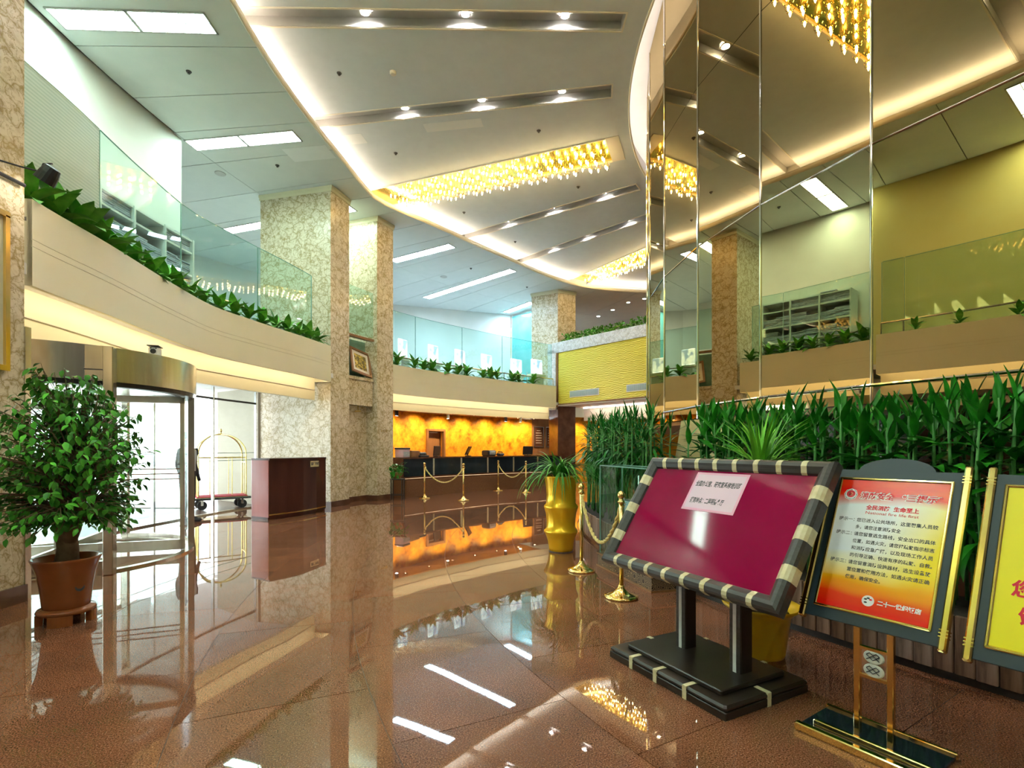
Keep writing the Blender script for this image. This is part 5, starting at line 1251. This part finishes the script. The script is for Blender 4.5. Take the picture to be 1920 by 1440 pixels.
nt_ = thing('paper_notice', 'pink paper notice with Chinese text taped on the crimson board', 'notice', M=Ms @ Mb @ Matrix.Translation((.49, .513, .0095)))
m = MB(); m.box((.21, .148, 0), (.42, .296, .0008)); m.build('sheet', M['pink'], nt_); m = MB(); m.box((.21, .148, .0006), (.385, .262, .0006)); m.build('inner_sheet', M['pinkpale'], nt_)
write(nt_, '全国办公室、研究室系统培训班', .03, .19, .0012, .046, M['ink'], .0012, width=.36)
write(nt_, '报到地点：二层明德餐厅', .045, .06, .0012, .046, M['ink'], .0012, width=.27)

# ------------------------------------------------------------------ poster stands
def poster_mat():
    m, nt, b = nmat('fire_safety_print'); setp(b, (.9, .8, .2), .25)
    tc = nt.nodes.new('ShaderNodeTexCoord'); sp = nt.nodes.new('ShaderNodeSeparateXYZ'); nt.links.new(tc.outputs['Object'], sp.inputs[0])
    nz = nt.nodes.new('ShaderNodeTexNoise'); nz.inputs['Scale'].default_value = 3.0; nz.inputs['Detail'].default_value = 1.5; mp = nt.nodes.new('ShaderNodeMapping'); mp.inputs['Scale'].default_value = (.7, 2.6, 1); mp.inputs['Rotation'].default_value = (0, 0, .35)
    nt.links.new(tc.outputs['Object'], mp.inputs[0]); nt.links.new(mp.outputs[0], nz.inputs['Vector'])
    def math_(op, a, bb):
        n = nt.nodes.new('ShaderNodeMath'); n.operation = op
        for i, q in enumerate((a, bb)):
            if isinstance(q, (int, float)): n.inputs[i].default_value = q
            else: nt.links.new(q, n.inputs[i])
        return n.outputs[0]
    X = math_('DIVIDE', sp.outputs[0], .49); Yv = math_('DIVIDE', sp.outputs[1], .70)
    yy = math_('ADD', Yv, math_('MULTIPLY', math_('SUBTRACT', nz.outputs['Fac'], .5), .22))
    body = nt.nodes.new('ShaderNodeMix'); body.data_type = 'RGBA'; body.inputs[6].default_value = (.86, .90, .95, 1); body.inputs[7].default_value = (.97, .78, .0, 1)
    mr = nt.nodes.new('ShaderNodeMapRange'); mr.inputs[1].default_value = .45; mr.inputs[2].default_value = .95
    nt.links.new(math_('ADD', X, math_('MULTIPLY', math_('SUBTRACT', .5, Yv), .5)), mr.inputs[0]); nt.links.new(mr.outputs[0], body.inputs[0])
    low = ramp(nt, [(0, (.88, .005, .0)), (.09, (.92, .04, .0)), (.19, (.97, .38, .0)), (.32, (.97, .78, .03))]); nt.links.new(yy, low.inputs[0])
    m1 = nt.nodes.new('ShaderNodeMix'); m1.data_type = 'RGBA'; k1 = nt.nodes.new('ShaderNodeMapRange'); k1.inputs[1].default_value = .22; k1.inputs[2].default_value = .42; nt.links.new(yy, k1.inputs[0])
    nt.links.new(k1.outputs[0], m1.inputs[0]); nt.links.new(low.outputs[0], m1.inputs[6]); nt.links.new(body.outputs[2], m1.inputs[7])
    top = ramp(nt, [(.35, (.88, .005, .005)), (.62, (.93, .10, .0)), (.72, (.98, .45, .05))]); nt.links.new(nz.outputs['Fac'], top.inputs[0])
    k2 = nt.nodes.new('ShaderNodeMapRange'); k2.inputs[1].default_value = .78; k2.inputs[2].default_value = .86; nt.links.new(yy, k2.inputs[0])
    m2 = nt.nodes.new('ShaderNodeMix'); m2.data_type = 'RGBA'; nt.links.new(k2.outputs[0], m2.inputs[0]); nt.links.new(m1.outputs[2], m2.inputs[6]); nt.links.new(top.outputs[0], m2.inputs[7])
    nt.links.new(m2.outputs[2], b.inputs['Base Color']); return m
M['poster'] = poster_mat()
def poster_stand(BL, up_, w_, label, base_off):
    Mg = frame_matrix(BL, w_, up_)
    foot = Vector((BL[0], BL[1], 0))+Vector(w_)*.31+base_off
    Mf = Matrix.Translation(foot) @ Matrix.Rotation(math.atan2(w_[1], w_[0]), 4, 'Z')
    t = thing('poster_stand', label, 'poster stand', M=Mf, group='gold poster stands'); inv = Mf.inverted()
    Mb_ = inv @ Mg; W_, H_ = .62, .853
    # dark panel with arched top
    pts = [(.03, .0), (W_-.03, 0), (W_-.03, H_-.02)]+[(.31+.17*cos(q), H_-.025+.075*sin(q)) for q in lin(.05, PI-.05, 16)]+[(.03, H_-.02)]
    m = MB(); m.prism(pts, -.012, .012); pn = m.build('panel', M['signpanel'], t, M=Mb_)
    for x_ in (.014, W_-.014):
        m = MB(); m.bbox((x_, H_/2-.005, .006), (.030, H_+.03, .04), .006); g = m.build('gold_side_bar', M['gold'], pn)
        m = MB()
        for e in (.045, .06, .075, H_-.075, H_-.06, H_-.045): m.box((x_, e, .006), (.034, .005, .043))
        m.build('bar_rings', M['gold'], g)
    for c, s in (((W_/2, .062, .015), (.50, .014, .012)), ((W_/2, .778, .015), (.50, .014, .012)), ((.067, .42, .015), (.014, .73, .012)), ((W_-.067, .42, .015), (.014, .73, .012))):
        m = MB(); m.bbox(c, s, .004); m.build('gold_inner_frame', M['gold'], pn)
    # posts, medallion and foot
    top = (inv @ (Mg @ Vector((W_/2, .12, -.02))))
    for x_ in (-.072, .072):
        m = MB(); m.bbox((x_, .02, top.z/2+.02), (.028, .03, top.z+.02), .003); m.build('post', M['gold'], t)
    for z in (.315, .455):
        m = MB(); m.box((0, .02, z), (.12, .02, .014)); m.build('cross_bar', M['gold'], t)
    m = MB(); m.box((0, .024, .385), (.116, .008, .13)); md = m.build('medallion_panel', M['chrome'], t)
    for z in (.352, .418):
        m = MB(); m.lathe([(.001, .006), (.022, .010), (.03, .008), (.034, .0)], 20, sx=1.35); m.build('medallion', M['inlay_white'], md, M=Matrix.Translation((0, .018, z)) @ Matrix.Rotation(PI/2, 4, 'X'))
        m = MB()
        for q in range(3): m.tube([(-.028+.014*j, 0, .010*((j+q) % 2)+.012*(q-1)) for j in range(5)], .0022, 4)
        m.build('medallion_relief', M['ink'], md, M=Matrix.Translation((0, .006, z)))
    m = MB(); m.bbox((0, 0, .012), (.56, .34, .02), .004); m.build('base_plate', M['blackglass'], t)
    m = MB(); m.bbox((0, -.165, .02), (.57, .035, .04), .005); m.build('base_edge', M['gold'], t); m = MB(); m.bbox((.02, -.09, .035), (.50, .022, .03), .004); m.build('base_bar', M['gold'], t)
    m = MB(); m.bbox((0, .165, .02), (.57, .02, .03), .004); m.build('base_edge', M['gold'], t)
    return t, pn
wS = Vector((.56, -.828, 0)).normalized(); upS = Vector((.33, .175, .776))
t, pn = poster_stand((1.543, 2.738, .574), upS, wS, 'gold and black stand holding the red and yellow fire safety poster', Vector((.05, .03, 0)))
m = MB(); m.box((.245, .35, 0), (.49, .70, .002)); pr_ = m.build('poster_print', M['poster'], pn, M=Matrix.Translation((.065, .07, .0135)))
def pw(s, x, y, size, mat, bold=0, width=None, shear=0): write(pr_, s, x*.49, (1-y)*.70, .0016, size, M[mat], bold, 'LEFT', shear, width)
for dz, mt, bo in ((0, 'inkwhite', .0042), (.0004, 'inkred', .0008)):
    for s, x, w in (('消防安全', .22, .155), ('“三提示”', .60, .165)):
        me = text_mesh(s, .040, M[mt], bo, 'LEFT', .15); xs = [v.co.x for v in me.vertices]; k = w/(max(xs)-min(xs)); inst('lettering', me, pr_, Matrix.Translation((x*.49, .598, .0016+dz)) @ Matrix.Diagonal((k, 1, 1, 1)))
pw('全民消防  生命至上', .30, .232, .027, 'inkred', .0009, .23); pw('National fire life first', .30, .270, .021, 'inkred', .0, .23)
for s, x, y, w in (('提示一：', .06, .335, .075), ('您已进入公共场所，这里聚集人员较', .235, .335, .345), ('多，请您注意消防安全', .235, .39, .20), ('提示二：', .06, .445, .075), ('请您留意逃生路线，安全出口的具体', .235, .445, .345),
                   ('位置，如遇火灾，请您按疏散指示标志', .235, .50, .345), ('和消防应急广播，以及现场工作人员', .235, .555, .345), ('的引导正确、快速有序的疏散、自救。', .235, .61, .345), ('提示三：', .06, .665, .075), ('请您留意消防设施器材，逃生设备放', .235, .665, .345),
                   ('置位置和使用方法，如遇火灾请正确', .235, .72, .345), ('使用，确保安全。', .235, .775, .155)):
    pw(s, x, y, .0225, 'ink', .0003, w)
pw('二十一世纪饭店', .56, .925, .026, 'inkwhite', .0012, .175)
# emblem: shield ring with red core, and white round logo
def disc(parent, x, y, z, r, mat, n=20, sx=1, sy=1, name='emblem'):
    m = MB(); m.add([(x+r*sx*cos(2*PI*k/n), y+r*sy*sin(2*PI*k/n), z) for k in range(n)], [tuple(range(n))]); return m.build(name, mat, parent)
ex, ey = .062, .615
disc(pr_, ex, ey, .0016, .034, M['inkwhite'], 8); disc(pr_, ex, ey, .0018, .030, M['signpanel'], 8); disc(pr_, ex, ey, .0020, .027, M['inkwhite']); disc(pr_, ex, ey+.003, .0022, .021, M['inkred'])
write(pr_, '公', ex-.011, ey-.006, .0025, .022, M['gold'], .0004, name='emblem_mark')
lx, ly = .235, .062
disc(pr_, lx, ly, .0016, .027, M['inkwhite']); 
for a in (.6, 1.6, 2.6, 3.9): disc(pr_, lx+.013*cos(a), ly+.013*sin(a), .0020, .0055, M['inkred'] if a < 1 else M['signpanel'], 10, 1.3, .8)
BL3 = Vector((1.897, 2.15, .574))
t, pn = poster_stand(BL3, upS, wS, 'gold and black stand holding the plain yellow poster at the right edge', Vector((.05, .03, 0)))
m = MB(); m.box((.245, .35, 0), (.49, .70, .002)); pr2 = m.build('poster_print', M['yellowprint'], pn, M=Matrix.Translation((.065, .07, .0135)))
write(pr2, '您', .055, .225, .0016, .075, M['inkred'], .002); write(pr2, '饮', .085, .115, .0016, .075, M['inkred'], .002)
disc(pr2, .125, .345, .0016, .03, M['inkwhite'], 24, 1, .7, 'white_motif')
